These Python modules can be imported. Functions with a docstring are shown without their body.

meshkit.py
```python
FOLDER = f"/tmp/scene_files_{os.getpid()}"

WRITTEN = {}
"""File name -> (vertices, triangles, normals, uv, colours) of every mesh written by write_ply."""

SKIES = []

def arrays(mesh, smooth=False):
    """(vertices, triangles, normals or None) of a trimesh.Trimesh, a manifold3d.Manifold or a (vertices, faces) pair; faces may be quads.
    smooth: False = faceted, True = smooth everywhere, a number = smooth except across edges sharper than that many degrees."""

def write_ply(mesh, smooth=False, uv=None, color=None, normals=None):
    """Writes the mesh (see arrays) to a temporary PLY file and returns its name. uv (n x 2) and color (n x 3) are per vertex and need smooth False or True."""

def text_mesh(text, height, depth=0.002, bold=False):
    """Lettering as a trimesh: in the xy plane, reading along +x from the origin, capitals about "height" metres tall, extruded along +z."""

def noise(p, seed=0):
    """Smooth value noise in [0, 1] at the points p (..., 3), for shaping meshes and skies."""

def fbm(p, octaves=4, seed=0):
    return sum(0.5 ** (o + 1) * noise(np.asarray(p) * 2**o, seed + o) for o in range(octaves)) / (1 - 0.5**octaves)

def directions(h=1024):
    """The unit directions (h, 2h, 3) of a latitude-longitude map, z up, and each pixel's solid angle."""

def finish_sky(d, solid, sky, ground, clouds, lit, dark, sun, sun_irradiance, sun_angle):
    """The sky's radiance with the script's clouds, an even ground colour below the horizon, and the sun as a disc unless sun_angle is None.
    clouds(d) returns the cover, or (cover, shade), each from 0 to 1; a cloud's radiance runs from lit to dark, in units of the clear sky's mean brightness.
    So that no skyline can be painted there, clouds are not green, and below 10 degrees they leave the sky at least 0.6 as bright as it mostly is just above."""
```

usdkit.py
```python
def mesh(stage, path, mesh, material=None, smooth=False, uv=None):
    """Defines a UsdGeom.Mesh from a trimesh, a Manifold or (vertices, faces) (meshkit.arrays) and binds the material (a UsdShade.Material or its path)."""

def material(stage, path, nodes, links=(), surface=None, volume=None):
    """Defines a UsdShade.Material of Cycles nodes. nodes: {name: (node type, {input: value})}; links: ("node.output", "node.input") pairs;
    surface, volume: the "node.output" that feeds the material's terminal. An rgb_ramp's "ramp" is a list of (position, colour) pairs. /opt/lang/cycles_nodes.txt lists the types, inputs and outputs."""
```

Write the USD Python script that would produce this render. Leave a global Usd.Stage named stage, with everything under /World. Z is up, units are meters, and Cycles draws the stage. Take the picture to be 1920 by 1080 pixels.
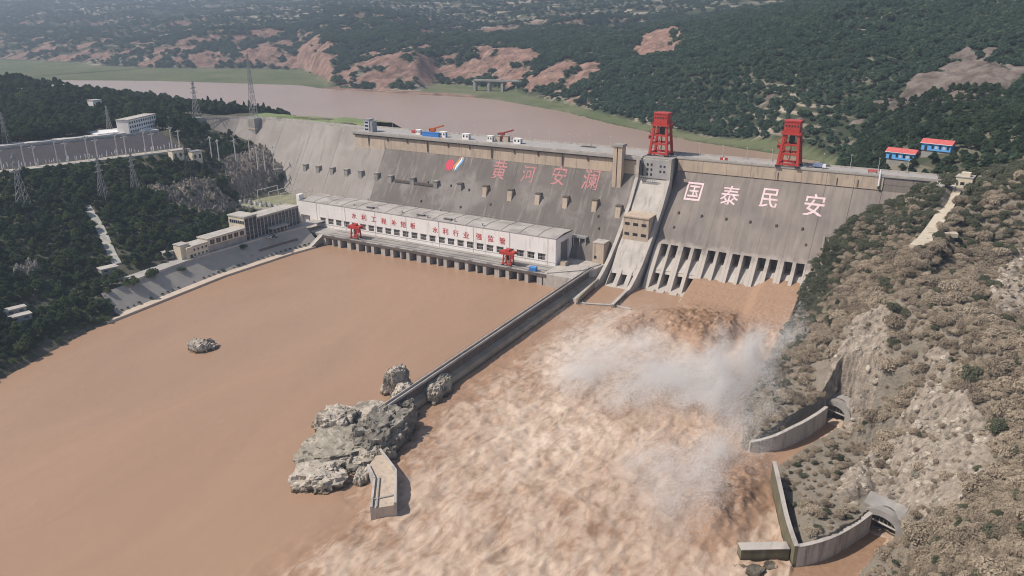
import math, random
import numpy as np, trimesh, usdkit, meshkit
from meshkit import noise, fbm
from scipy.interpolate import LinearNDInterpolator, NearestNDInterpolator
from scipy.ndimage import gaussian_filter, map_coordinates
from pxr import Usd, UsdGeom, UsdLux, UsdShade, Sdf, Gf, Vt

stage = Usd.Stage.CreateInMemory()
UsdGeom.SetStageUpAxis(stage, 'Z')
UsdGeom.SetStageMetersPerUnit(stage, 1.0)
WORLD = UsdGeom.Xform.Define(stage, '/World')
UsdGeom.Scope.Define(stage, '/World/Looks')

# ------------------------------------------------------------------ camera, sky, sun
H = 160.0                         # the drone hovers 160 m above the tailwater
FPX = 1420.0
PITCH = math.atan((540 - 30) / FPX)
TH = math.atan((960 + 1700) / (FPX / math.cos(PITCH)))
_d = np.array([-math.cos(TH), math.sin(TH)])
RIGHT = np.array([_d[1], -_d[0], 0.0])
FWD = np.array([_d[0] * math.cos(PITCH), _d[1] * math.cos(PITCH), -math.sin(PITCH)])
UP = np.cross(RIGHT, FWD)
cam = UsdGeom.Camera.Define(stage, '/World/camera')
cam.CreateHorizontalApertureAttr(36.0)
cam.CreateVerticalApertureAttr(20.25)
cam.CreateFocalLengthAttr(36.0 * FPX / 1920)
cam.CreateClippingRangeAttr(Gf.Vec2f(1.0, 60000.0))
cam.CreateExposureAttr(0.40)
cam.AddTransformOp().Set(Gf.Matrix4d(*RIGHT, 0, *UP, 0, *(-FWD), 0, 0, 0, H, 1))

SUN = np.array([-0.78, -0.62, 0.0])
SUN = SUN / np.linalg.norm(SUN) * math.cos(math.radians(50))
SUN[2] = math.sin(math.radians(50))
sky_m = usdkit.material(stage, '/World/Looks/sky_look', {
    'sky': ('sky_texture', {'sky_type': 'single_scattering', 'sun_disc': False, 'sun_elevation': math.radians(50),
                            'sun_rotation': math.atan2(SUN[0], SUN[1]), 'altitude': 300.0, 'air_density': 1.0,
                            'aerosol_density': 1.5, 'ozone_density': 1.0}),
    'bg': ('background_shader', {'strength': 0.085})}, [('sky.color', 'bg.color')], surface='bg.background')
dome = UsdLux.DomeLight.Define(stage, '/World/sky')
UsdShade.MaterialBindingAPI.Apply(dome.GetPrim()).Bind(sky_m)
dome.GetPrim().SetCustomDataByKey('kind', 'structure')
sun = UsdLux.DistantLight.Define(stage, '/World/sun')
sun.CreateNormalizeAttr(True)
sun.CreateIntensityAttr(1.05)
sun.CreateAngleAttr(0.5)
sun.CreateColorAttr(Gf.Vec3f(1.0, 0.94, 0.86))
_z = SUN
_x = np.cross([0, 0, 1.0], _z); _x /= np.linalg.norm(_x)
_y = np.cross(_z, _x)
sun.AddTransformOp().Set(Gf.Matrix4d(*_x, 0, *_y, 0, *_z, 0, 0, 0, 500, 1))

# ------------------------------------------------------------------ picking real points
def ray(px, py):
    return FWD + RIGHT * (px - 960) / FPX - UP * (py - 540) / FPX
def at(px, py, z):                 # the point at height z
    d = ray(px, py); t = (z - H) / d[2]
    return np.array([d[0] * t, d[1] * t, z])
def aty(px, py, y):                # the point on the wall plane Y = y
    d = ray(px, py); t = y / d[1]
    return np.array([d[0] * t, y, H + d[2] * t])
def atx(px, py, x):
    d = ray(px, py); t = x / d[0]
    return np.array([x, d[1] * t, H + d[2] * t])
def project(p):
    p = np.asarray(p, float); v = p - [0, 0, H]; t = v @ FWD
    return np.stack([960 + FPX * (v @ RIGHT) / t, 540 - FPX * (v @ UP) / t, t], -1)

# ------------------------------------------------------------------ helpers
_names = {}
def numbered(parent, name):
    k = (str(parent), name); n = _names.get(k, 0); _names[k] = n + 1
    return name if n == 0 else '%s_%03d' % (name, n)
def pathof(parent):
    return '/World' if parent is None else str(parent.GetPath())
def tag(p, label=None, cat=None, group=None, kind=None):
    for k, v in (('label', label), ('category', cat), ('group', group), ('kind', kind)):
        if v: p.SetCustomDataByKey(k, v)
    return p
def thing(name, label, cat, loc=(0, 0, 0), rotz=0.0, group=None, scale=None):
    x = UsdGeom.Xform.Define(stage, '/World/' + numbered('/World', name))
    x.AddTranslateOp().Set(Gf.Vec3d(*map(float, loc)))
    if rotz: x.AddRotateZOp().Set(math.degrees(rotz))
    if scale is not None: x.AddScaleOp().Set(Gf.Vec3f(*map(float, np.broadcast_to(scale, 3))))
    return tag(x.GetPrim(), label, cat, group)
def obj(name, mesh, m, parent=None, smooth=False):
    if isinstance(mesh, MB): mesh = mesh.done()
    pa = pathof(parent)
    return usdkit.mesh(stage, pa + '/' + numbered(pa, name), mesh, m, smooth=smooth).GetPrim()
def dup(src, name, label, cat, loc, rotz=0.0, group=None, scale=None):
    r = thing(name, label, cat, loc, rotz, group, scale)
    r.GetReferences().AddInternalReference(src.GetPath() if hasattr(src, 'GetPath') else src)
    r.SetInstanceable(True)
    return r
def proto(name):
    return UsdGeom.Xform.Define(stage, '/World/sources/' + name).GetPrim()
stage.CreateClassPrim('/World/sources')

BOXF = np.array([[0, 2, 1], [0, 3, 2], [4, 5, 6], [4, 6, 7], [0, 1, 5], [0, 5, 4], [1, 2, 6], [1, 6, 5], [2, 3, 7], [2, 7, 6], [3, 0, 4], [3, 4, 7]])
class MB:                          # collects boxes, prisms and bars into one mesh
    def __init__(s): s.v, s.f, s.n = [], [], 0
    def add(s, v, f):
        v = np.asarray(v, float); s.v.append(v); s.f.append(np.asarray(f, int) + s.n); s.n += len(v); return s
    def tm(s, m): return s.add(m.vertices, m.faces)
    def hexa(s, bottom, top): return s.add(np.vstack([bottom, top]), BOXF)
    def box(s, x0, x1, y0, y1, z0, z1):
        b = [[x0, y0], [x1, y0], [x1, y1], [x0, y1]]
        return s.hexa([p + [z0] for p in b], [p + [z1] for p in b])
    def cbox(s, c, size, rot=0.0, taper=1.0):   # standing on c
        l, w, h = size; ca, sa = math.cos(rot), math.sin(rot)
        def q(k): return [[c[0] + (x * ca - y * sa) * k, c[1] + (x * sa + y * ca) * k] for x, y in ((-l/2, -w/2), (l/2, -w/2), (l/2, w/2), (-l/2, w/2))]
        return s.hexa([p + [c[2]] for p in q(1)], [p + [c[2] + h] for p in q(taper)])
    def bar(s, a, b, w, d=None):   # square bar from a to b
        a, b = np.asarray(a, float), np.asarray(b, float); t = b - a; L = np.linalg.norm(t); t /= L
        u = np.cross(t, [0, 0, 1.0] if abs(t[2]) < .95 else [1.0, 0, 0]); u /= np.linalg.norm(u); w2 = np.cross(t, u); d = d or w
        o = [-u * w/2 - w2 * d/2, u * w/2 - w2 * d/2, u * w/2 + w2 * d/2, -u * w/2 + w2 * d/2]
        return s.hexa([a + k for k in o], [b + k for k in o])
    def cyl(s, a, b, r0, r1=None, n=8):
        a, b = np.asarray(a, float), np.asarray(b, float); r1 = r0 if r1 is None else r1; t = b - a; t = t / np.linalg.norm(t)
        u = np.cross(t, [0, 0, 1.0] if abs(t[2]) < .95 else [1.0, 0, 0]); u /= np.linalg.norm(u); w = np.cross(t, u)
        an = np.arange(n) * 2 * np.pi / n; ring = np.cos(an)[:, None] * u + np.sin(an)[:, None] * w
        v = np.vstack([a + ring * r0, b + ring * r1, [a], [b]]); i = np.arange(n); j = (i + 1) % n
        f = np.vstack([np.c_[i, j, j + n], np.c_[i, j + n, i + n], np.c_[j, i, np.full(n, 2*n)], np.c_[i + n, j + n, np.full(n, 2*n + 1)]])
        return s.add(v, f)
    def px(s, poly, x0, x1):       # a (Y, Z) outline pushed along X
        return s._push(poly, x0, x1, lambda p, h: np.c_[np.full(len(p), h), p])
    def pz(s, poly, z0, z1):
        return s._push(poly, z0, z1, lambda p, h: np.c_[p, np.full(len(p), h)])
    def _push(s, poly, a, b, put):
        from shapely.geometry import Polygon
        from shapely.geometry.polygon import orient
        g = orient(poly if hasattr(poly, 'exterior') else Polygon(poly))
        v2, f2 = trimesh.creation.triangulate_polygon(g, engine='earcut')
        # walls
        n = len(v2)
        s.add(np.vstack([put(v2, a), put(v2, b)]), np.vstack([f2[:, ::-1], f2 + n]))
        for r in [g.exterior, *g.interiors]:
            c = np.array(r.coords)[:-1]; m = len(c); i = np.arange(m); j = (i + 1) % m
            s.add(np.vstack([put(c, a), put(c, b)]), np.vstack([np.c_[i, j, j + m], np.c_[i, j + m, i + m]]))
        return s
    def done(s):
        m = trimesh.Trimesh(np.vstack(s.v), np.vstack(s.f), process=False)
        return m
def winding(m):                    # repair, so that outsides face out
    trimesh.repair.fix_normals(m); return m

def path_strip(pts, half, z_thick, mb=None, up=0.0):   # a ribbon slab along a polyline (x, y, z)
    mb = mb or MB(); pts = np.asarray(pts, float)
    t = np.gradient(pts[:, :2], axis=0); t /= np.linalg.norm(t, axis=1, keepdims=True); nrm = np.c_[-t[:, 1], t[:, 0], np.zeros(len(t))]
    h = np.broadcast_to(half, len(pts))[:, None]
    l, r = pts + nrm * h, pts - nrm * h
    n = len(pts); dz = np.array([0, 0, z_thick])
    v = np.vstack([l, r, l - dz, r - dz]); f = []
    for i in range(n - 1):
        a, b, c, d = i, i + 1, n + i, n + i + 1; e, g, k, m = a + 2*n, b + 2*n, c + 2*n, d + 2*n
        f += [[c, d, b], [c, b, a], [e, g, m], [e, m, k], [a, b, g], [a, g, e], [d, c, k], [d, k, m]]
    f += [[0, 2*n, 3*n], [0, 3*n, n], [n-1, 2*n-1, 4*n-1], [n-1, 4*n-1, 3*n-1]]
    return mb.add(v, f)

# ------------------------------------------------------------------ materials
def M(name, c1, c2=None, scale=1.0, rough=0.75, spec=0.3, bump=0.0, bscale=None, stretch=(1, 1, 1), lo=0.35, hi=0.65, c3=None, s3=0.1, metallic=0.0, detail=4.0, stain=None, stain_scale=(0.5, 0.5, 0.04), stain_at=(0.52, 0.66), c3_at=(0.5, 0.62), wet=False):
    c2 = c2 or tuple(0.75 * x for x in c1)
    n = {'g': ('geometry', {}), 'm': ('mapping', {'scale': tuple(scale * s for s in stretch)}),
         'n': ('noise_texture', {'scale': 1.0, 'detail': detail, 'roughness': 0.6}),
         'r': ('rgb_ramp', {'ramp': [(lo, c1), (hi, c2)]}),
         'p': ('principled_bsdf', {'roughness': rough, 'specular_ior_level': spec, 'metallic': metallic})}
    l = [('g.position', 'm.vector'), ('m.vector', 'n.vector'), ('n.fac', 'r.fac')]
    out = 'r.color'
    if c3 is not None:
        n['n3'] = ('noise_texture', {'scale': s3, 'detail': 5.0, 'roughness': 0.6}); n['r3'] = ('rgb_ramp', {'ramp': [(c3_at[0], (0, 0, 0)), (c3_at[1], (1, 1, 1))]})
        n['x3'] = ('mix_color', {'b': c3}); l += [('g.position', 'n3.vector'), ('n3.fac', 'r3.fac'), ('r3.color', 'x3.fac'), (out, 'x3.a')]; out = 'x3.result'
    if stain is not None:          # run-off streaks down a face
        n['ms'] = ('mapping', {'scale': stain_scale}); n['ns'] = ('noise_texture', {'scale': 1.0, 'detail': 4.0, 'roughness': 0.6})
        n['rs'] = ('rgb_ramp', {'ramp': [(stain_at[0], (0, 0, 0)), (stain_at[1], (1, 1, 1))]}); n['xs'] = ('mix_color', {'b': stain})
        l += [('g.position', 'ms.vector'), ('ms.vector', 'ns.vector'), ('ns.fac', 'rs.fac'), ('rs.color', 'xs.fac'), (out, 'xs.a')]; out = 'xs.result'
    if wet:                        # a dark wet band just above the river
        n['wx'] = ('separate_xyz', {}); n['wr'] = ('map_range', {'from_min': .7, 'from_max': 1.8, 'to_min': 1.0, 'to_max': 0.0, 'clamp': True}); n['wm'] = ('mix_color', {'blend_type': 'multiply', 'b': (.42, .36, .30)})
        l += [('g.position', 'wx.vector'), ('wx.z', 'wr.value'), ('wr.result', 'wm.fac'), (out, 'wm.a')]; out = 'wm.result'
    l.append((out, 'p.base_color'))
    if bump:
        n['nb'] = ('noise_texture', {'scale': bscale or scale * 3, 'detail': 5.0, 'roughness': 0.6}); n['b'] = ('bump', {'strength': bump, 'distance': 0.5})
        l += [('g.position', 'nb.vector'), ('nb.fac', 'b.height'), ('b.normal', 'p.normal')]
    return usdkit.material(stage, '/World/Looks/' + name, n, l, surface='p.BSDF')

CG = M('dam_grey', (.165, .140, .122), (.125, .106, .092), .06, stretch=(1, 1, .5), stain=(.25, .218, .192), stain_at=(.54, .74), stain_scale=(.35, .06, .03), c3=(.215, .187, .168), s3=.035, rough=.85)
CW = M('wing_grey', (.285, .245, .215), (.24, .207, .182), .05, stain=(.20, .175, .155), stain_at=(.54, .74), stain_scale=(.3, .05, .03), c3=(.31, .27, .24), s3=.03, rough=.85)
CR = M('spill_grey', (.262, .222, .195), (.215, .182, .16), .05, stain=(.34, .31, .285), stain_at=(.58, .72), stain_scale=(.3, .05, .03), c3=(.215, .195, .18), s3=.04, rough=.85)
def worn(name, base, pale):        # the foot of the spillway is scoured paler by the water
    n = {'g': ('geometry', {}), 'sx': ('separate_xyz', {}), 'mr': ('map_range', {'from_min': 25.0, 'from_max': 34.0, 'to_min': 1.0, 'to_max': 0.0, 'clamp': True}), 'nz': ('noise_texture', {'scale': .25, 'detail': 5.0}), 'ns': ('math', {'math_type': 'multiply_add', 'value2': 14.0}),
         'm': ('mapping', {'scale': (.35, .06, .03)}), 'n': ('noise_texture', {'scale': 1.0, 'detail': 5.0, 'roughness': .6}), 'r': ('rgb_ramp', {'ramp': [(.3, tuple(x * .80 for x in base)), (.52, base), (.66, tuple(x * 1.1 for x in base)), (.78, tuple(x * 1.4 for x in base))]}),
         'n2': ('noise_texture', {'scale': .05, 'detail': 4.0}), 'r2': ('rgb_ramp', {'ramp': [(.35, (.80, .80, .80)), (.65, (1.08, 1.06, 1.04))]}), 'mu': ('mix_color', {'blend_type': 'multiply', 'fac': 1.0}), 'x': ('mix_color', {'b': pale}), 'p': ('principled_bsdf', {'roughness': .85, 'specular_ior_level': .3})}
    return usdkit.material(stage, '/World/Looks/' + name, n, [('g.position', 'sx.vector'), ('g.position', 'nz.vector'), ('nz.fac', 'ns.value1'), ('sx.z', 'ns.value3'), ('ns.value', 'mr.value'), ('g.position', 'm.vector'), ('m.vector', 'n.vector'), ('n.fac', 'r.fac'), ('g.position', 'n2.vector'), ('n2.fac', 'r2.fac'), ('r.color', 'mu.a'), ('r2.color', 'mu.b'), ('mu.result', 'x.a'), ('mr.result', 'x.fac'), ('x.result', 'p.base_color')], surface='p.BSDF')
CR = worn('spillway_face', (.222, .187, .163), (.42, .365, .315))
CB = M('dam_buff', (.50, .39, .29), (.42, .33, .25), .12, stain=(.33, .265, .21), stain_scale=(.5, .5, .05), rough=.85)
CL = M('light_concrete', (.46, .41, .36), (.37, .33, .29), .15, stain=(.30, .265, .235), stain_scale=(.4, .1, .05), rough=.85)
CM = M('mid_concrete', (.33, .30, .27), (.26, .235, .21), .2, c3=(.22, .20, .18), s3=.07, rough=.85)
CO = M('olive_concrete', (.30, .255, .19), (.22, .19, .145), .15, stain=(.30, .265, .215), stain_scale=(.2, .08, .3), rough=.85, wet=True)
CD = M('dark_concrete', (.13, .105, .09), (.10, .08, .07), .3, rough=.9)
ROAD = M('road_grey', (.36, .33, .30), (.30, .275, .25), .15, rough=.9)
DIRT = M('dirt_road_look', (.50, .43, .33), (.43, .36, .27), .3, rough=.95)
WHITE = M('white_paint', (.80, .735, .69), (.74, .675, .63), .08, stain=(.58, .50, .44), stain_at=(.55, .74), stain_scale=(.5, .5, .06), rough=.6)
CREAM = M('cream_paint', (.62, .53, .40), (.55, .47, .35), .2, rough=.7)
ROOF = M('roof_felt', (.40, .36, .325), (.33, .295, .265), .07, c3=(.28, .25, .225), s3=.09, rough=.9, c3_at=(.5, .6))
RED = M('red_steel', (.46, .045, .03), (.37, .035, .025), .3, rough=.5, spec=.4)
REDP = M('red_letter', (.55, .05, .045), (.45, .045, .04), .4, rough=.6)
PINK = M('pink_letter', (.50, .185, .18), (.27, .15, .14), .5, rough=.7)
PALE = M('pale_letter', (.72, .52, .53), (.56, .40, .40), .6, rough=.6)
ORANGE = M('orange_steel', (.55, .13, .03), (.45, .10, .025), .4, rough=.5)
BLUE = M('blue_paint', (.05, .19, .50), (.04, .16, .44), .4, rough=.5)
SKYBLUE = M('sky_blue_paint', (.13, .38, .72), (.11, .33, .66), .4, rough=.5)
ROOFRED = M('red_roof_sheet', (.55, .13, .11), (.47, .10, .09), .4, rough=.6)
STEEL = M('grey_steel', (.30, .29, .28), (.22, .21, .205), .5, rough=.5, spec=.4)
POLE = M('pole_concrete', (.58, .54, .50), (.48, .45, .42), .5, rough=.8)
DARK = M('dark_steel', (.035, .033, .033), (.025, .024, .024), .5, rough=.5)
GLASS = M('window_glass', (.03, .035, .045), (.02, .022, .03), .3, rough=.12, spec=.5)
CARW = M('car_white', (.75, .75, .76), (.72, .72, .73), 1, rough=.3, spec=.5)
SILVER = M('silver_cladding', (.52, .53, .55), (.45, .46, .48), .6, rough=.45)
BRICK = M('yard_lattice', (.085, .070, .076), (.062, .052, .056), .4, rough=.9)
ROCKL = M('pale_rock', (.50, .43, .35), (.33, .28, .225), .35, bump=1.0, bscale=.8, c3=(.19, .165, .13), s3=.16, rough=.95, c3_at=(.48, .58), wet=True)
ROCKD = M('dark_rock', (.19, .168, .135), (.12, .105, .085), .35, bump=.8, bscale=.8, c3=(.33, .29, .235), s3=.2, rough=.95, wet=True)
ROCKM = M('olive_rock', (.34, .295, .23), (.20, .175, .135), .3, bump=1.0, bscale=.8, c3=(.44, .38, .30), s3=.16, rough=.95, wet=True)
ALGAE = M('algae_concrete', (.155, .135, .085), (.105, .092, .058), .15, stain=(.20, .18, .13), stain_scale=(.3, .3, .05), rough=.9, wet=True)
YELLOW = M('yellow_paint', (.70, .48, .06), (.62, .42, .05), 1, rough=.5)
BARK = M('bark', (.10, .08, .06), (.07, .055, .04), 1, rough=.95)
PALEBARK = M('pale_bark', (.38, .33, .27), (.28, .24, .19), 1, rough=.95)
def leaf(name, stops, scale=.02, wob=.5):
    return usdkit.material(stage, '/World/Looks/' + name, {
        'g': ('geometry', {}), 'n': ('noise_texture', {'scale': scale, 'detail': 4.0}), 'oi': ('object_info', {}),
        'a': ('math', {'math_type': 'multiply', 'value2': wob}), 'b': ('math', {'math_type': 'multiply_add', 'value2': 1 - wob}),
        'pi': ('math', {'math_type': 'multiply_add', 'value2': .35}), 's': ('math', {'math_type': 'subtract', 'value2': .17}),
        'r': ('rgb_ramp', {'ramp': stops}), 'd': ('diffuse_bsdf', {'roughness': .5}), 't': ('translucent_bsdf', {}),
        'x': ('mix_closure', {'fac': .32})},
        [('g.position', 'n.vector'), ('oi.random', 'a.value1'), ('n.fac', 'b.value1'), ('a.value', 'b.value3'), ('g.random_per_island', 'pi.value1'), ('b.value', 'pi.value3'), ('pi.value', 's.value1'),
         ('s.value', 'r.fac'), ('r.color', 'd.color'), ('r.color', 't.color'), ('d.BSDF', 'x.closure1'), ('t.BSDF', 'x.closure2')], surface='x.closure')
DUSTY = leaf('dusty_leaf', [(0, (0.275, 0.223, 0.167)), (.4, (0.460, 0.379, 0.286)), (.75, (0.590, 0.494, 0.381)), (1, (0.734, 0.615, 0.484))])
SAGE = leaf('sage_leaf', [(0, (0.100, 0.112, 0.072)), (.5, (0.172, 0.175, 0.118)), (1, (0.270, 0.252, 0.180))])
GREEN = leaf('green_leaf', [(0, (0.051, 0.079, 0.038)), (.35, (0.108, 0.144, 0.064)), (.65, (0.179, 0.216, 0.089)), (1, (0.302, 0.309, 0.137))], .012, .45)
DARKG = leaf('dark_leaf', [(0, (0.043, 0.068, 0.043)), (.5, (0.090, 0.121, 0.072)), (1, (0.164, 0.196, 0.106))], .02, .45)
FARG = leaf('far_leaf', [(0, (0.064, 0.102, 0.070)), (.5, (0.108, 0.151, 0.095)), (1, (0.197, 0.228, 0.139))])

def water_mat(name, c1, c2, scale, rough, foam=None, bump=.15, bscale=.15, sat=None):
    n = {'g': ('geometry', {}), 'm': ('mapping', {'scale': (scale, scale * .35, 1)}), 'n': ('noise_texture', {'scale': 1.0, 'detail': 6.0, 'roughness': .62, 'distortion': 1.0}),
         'r': ('rgb_ramp', {'ramp': [(.35, c1), (.65, c2)]}), 'p': ('principled_bsdf', {'roughness': rough, 'specular_ior_level': .35, 'ior': 1.33}),
         'nb': ('noise_texture', {'scale': bscale, 'detail': 6.0, 'roughness': .65, 'distortion': .5}), 'b': ('bump', {'strength': bump, 'distance': .6})}
    l = [('g.position', 'm.vector'), ('m.vector', 'n.vector'), ('n.fac', 'r.fac'), ('g.position', 'nb.vector'), ('nb.fac', 'b.height'), ('b.normal', 'p.normal')]
    out = 'r.color'
    if foam is not None:
        n.update({'br': ('map_range', {'from_min': -.12, 'from_max': -.55, 'to_min': 0.0, 'to_max': 1.0, 'clamp': True}), 'nbr': ('noise_texture', {'scale': .5, 'detail': 6.0, 'roughness': .7}), 'rbr': ('rgb_ramp', {'ramp': [(.35, (.13, .072, .040)), (.55, (.25, .15, .09)), (.72, (.40, .28, .19))]}), 'xbr': ('mix_color', {})})
        l += [('at.fac', 'br.value'), ('br.result', 'xbr.fac'), (out, 'xbr.a'), ('g.position', 'nbr.vector'), ('nbr.fac', 'rbr.fac'), ('rbr.color', 'xbr.b')]; out = 'xbr.result'
        n.update({'at': ('attribute', {'attribute': 'foam'}), 'mf': ('mapping', {'scale': (.30, .15, .25)}), 'nf': ('noise_texture', {'scale': 1.0, 'detail': 9.0, 'roughness': .72, 'distortion': .7}), 'mk': ('mapping', {'scale': (.17, .065, .17)}), 'nk': ('noise_texture', {'scale': 1.0, 'detail': 8.0, 'roughness': .7, 'distortion': 1.4}), 'rk': ('rgb_ramp', {'ramp': [(.34, (.58, .48, .40)), (.54, (1, 1, 1))]}), 'xk': ('mix_color', {'blend_type': 'multiply'}), 'kf': ('map_range', {'from_min': .05, 'from_max': .4, 'to_min': 0.0, 'to_max': .8, 'clamp': True}),
                  'ad': ('math', {'math_type': 'add'}), 'sb': ('math', {'math_type': 'subtract', 'value2': .5}), 'rf': ('rgb_ramp', {'ramp': [(.26, (0, 0, 0)), (.42, (.42, .42, .42)), (.62, (.58, .58, .58)), (.88, (1, 1, 1))]}), 'xf': ('mix_color', {'b': foam}),
                  'pr': ('map_range', {'from_min': 0.0, 'from_max': 1.0, 'to_min': rough, 'to_max': .8})})
        l += [('g.position', 'mf.vector'), ('mf.vector', 'nf.vector'), ('g.position', 'mk.vector'), ('mk.vector', 'nk.vector'), ('nk.fac', 'rk.fac'), ('nf.fac', 'ad.value1'), ('at.fac', 'ad.value2'), ('ad.value', 'sb.value1'), ('sb.value', 'rf.fac'), ('rf.color', 'xf.fac'), (out, 'xf.a'), ('xf.result', 'xk.a'), ('rk.color', 'xk.b'), ('at.fac', 'kf.value'), ('kf.result', 'xk.fac'), ('rf.color', 'pr.value'), ('pr.result', 'p.roughness')]
        n.update({'hm': ('math', {'math_type': 'multiply'}), 'h2': ('noise_texture', {'scale': .32, 'detail': 8.0, 'roughness': .74, 'distortion': 1.2}), 'hs': ('math', {'math_type': 'multiply_add', 'value2': 2.2})}); l.remove(('nb.fac', 'b.height'))
        l += [('g.position', 'h2.vector'), ('h2.fac', 'hm.value1'), ('rf.color', 'hm.value2'), ('hm.value', 'hs.value1'), ('nb.fac', 'hs.value3'), ('hs.value', 'b.height')]
        out = 'xk.result'
    l.append((out, 'p.base_color'))
    return usdkit.material(stage, '/World/Looks/' + name, n, l, surface='p.BSDF')
WCALM = water_mat('silt_water', (.343, .214, .137), (.310, .194, .126), .02, .38, bump=.5, bscale=.12)
WWILD = water_mat('wild_water', (.343, .214, .137), (.310, .194, .126), .02, .38, foam=(.575, .455, .355), bump=.25, bscale=.12)
WRES = water_mat('reservoir_water', (.32, .215, .155), (.295, .20, .145), .006, .28, bump=.15, bscale=.08)

# ------------------------------------------------------------------ the dam's faces
ZC = 73.0
def face_left(z):  return 434 + .618 * z if z < 61.5 else 472.0     # Y of the downstream face
def face_right(z): return 428 + .875 * z if z < 64 else 484.0
def on_face(px, py, right):
    k, y0 = (.875, 428.0) if right else (.618, 434.0)
    d = ray(px, py); t = (y0 + k * H) / (d[1] - k * d[2]); p = np.array([d[0] * t, d[1] * t, H + d[2] * t])
    if p[2] > (64 if right else 61.5): p = aty(px, py, 484.0 if right else 472.0)
    return p

# ------------------------------------------------------------------ terrain
def grid_mesh(xs, ys, Z):
    X, Y = np.meshgrid(xs, ys, indexing='ij'); n, m = X.shape
    v = np.c_[X.ravel(), Y.ravel(), Z.ravel()]
    i = np.arange(n * m).reshape(n, m); a, b, c, d = i[:-1, :-1].ravel(), i[1:, :-1].ravel(), i[1:, 1:].ravel(), i[:-1, 1:].ravel()
    return v, np.vstack([np.c_[a, b, c], np.c_[a, c, d]])
def compact(name, v, f, m, parent=None, attrs=()):
    used, inv = np.unique(f, return_inverse=True)
    p = obj(name, (v[used], inv.reshape(f.shape)), m, parent, smooth=True)
    for k, a in attrs:
        UsdGeom.PrimvarsAPI(p).CreatePrimvar(k, Sdf.ValueTypeNames.FloatArray, 'vertex').Set(Vt.FloatArray.FromNumpy(a.ravel()[used].astype(np.float32)))
    return p
class Field:                       # a height field that can be asked for its height
    def __init__(s, x0, x1, y0, y1, step):
        s.x0, s.y0, s.step = x0, y0, step
        s.xs, s.ys = np.arange(x0, x1 + step, step), np.arange(y0, y1 + step, step)
        s.X, s.Y = np.meshgrid(s.xs, s.ys, indexing='ij')
    def __call__(s, x, y, what=None):
        r = map_coordinates(s.Z if what is None else what, [(np.atleast_1d(np.asarray(x, float)) - s.x0) / s.step, (np.atleast_1d(np.asarray(y, float)) - s.y0) / s.step], order=1, mode='nearest')
        return r if np.ndim(x) else float(r[0])
    def build(s, name, m, attrs=(), keep=None, parent=None):
        v, f = grid_mesh(s.xs, s.ys, s.Z)
        if keep is not None: f = f[keep.ravel()[f].all(1)]
        p = compact(name, v, f, m, parent, attrs)
        return tag(p, kind='structure')
    def hit(s, px, py, t0=60., t1=3000.):   # where the line of sight through a point of the photograph meets the ground
        d = ray(px, py); t = np.linspace(t0, t1, 6000); P = np.c_[d[0]*t, d[1]*t, H + d[2]*t]
        ok = (P[:, 0] > s.xs[0]) & (P[:, 0] < s.xs[-1]) & (P[:, 1] > s.ys[0]) & (P[:, 1] < s.ys[-1])
        below = ok & (P[:, 2] < s(P[:, 0], P[:, 1]))
        k = int(np.argmax(below))
        return P[k] if below.any() else None
def N2(X, Y, scale, seed=0, oct=4): return fbm(np.stack([X / scale, Y / scale, np.zeros_like(X) + .37 * seed], -1), oct, seed) - .5
def smoothstep(a, b, x): t = np.clip((x - a) / (b - a), 0, 1); return t * t * (3 - 2 * t)
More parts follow.
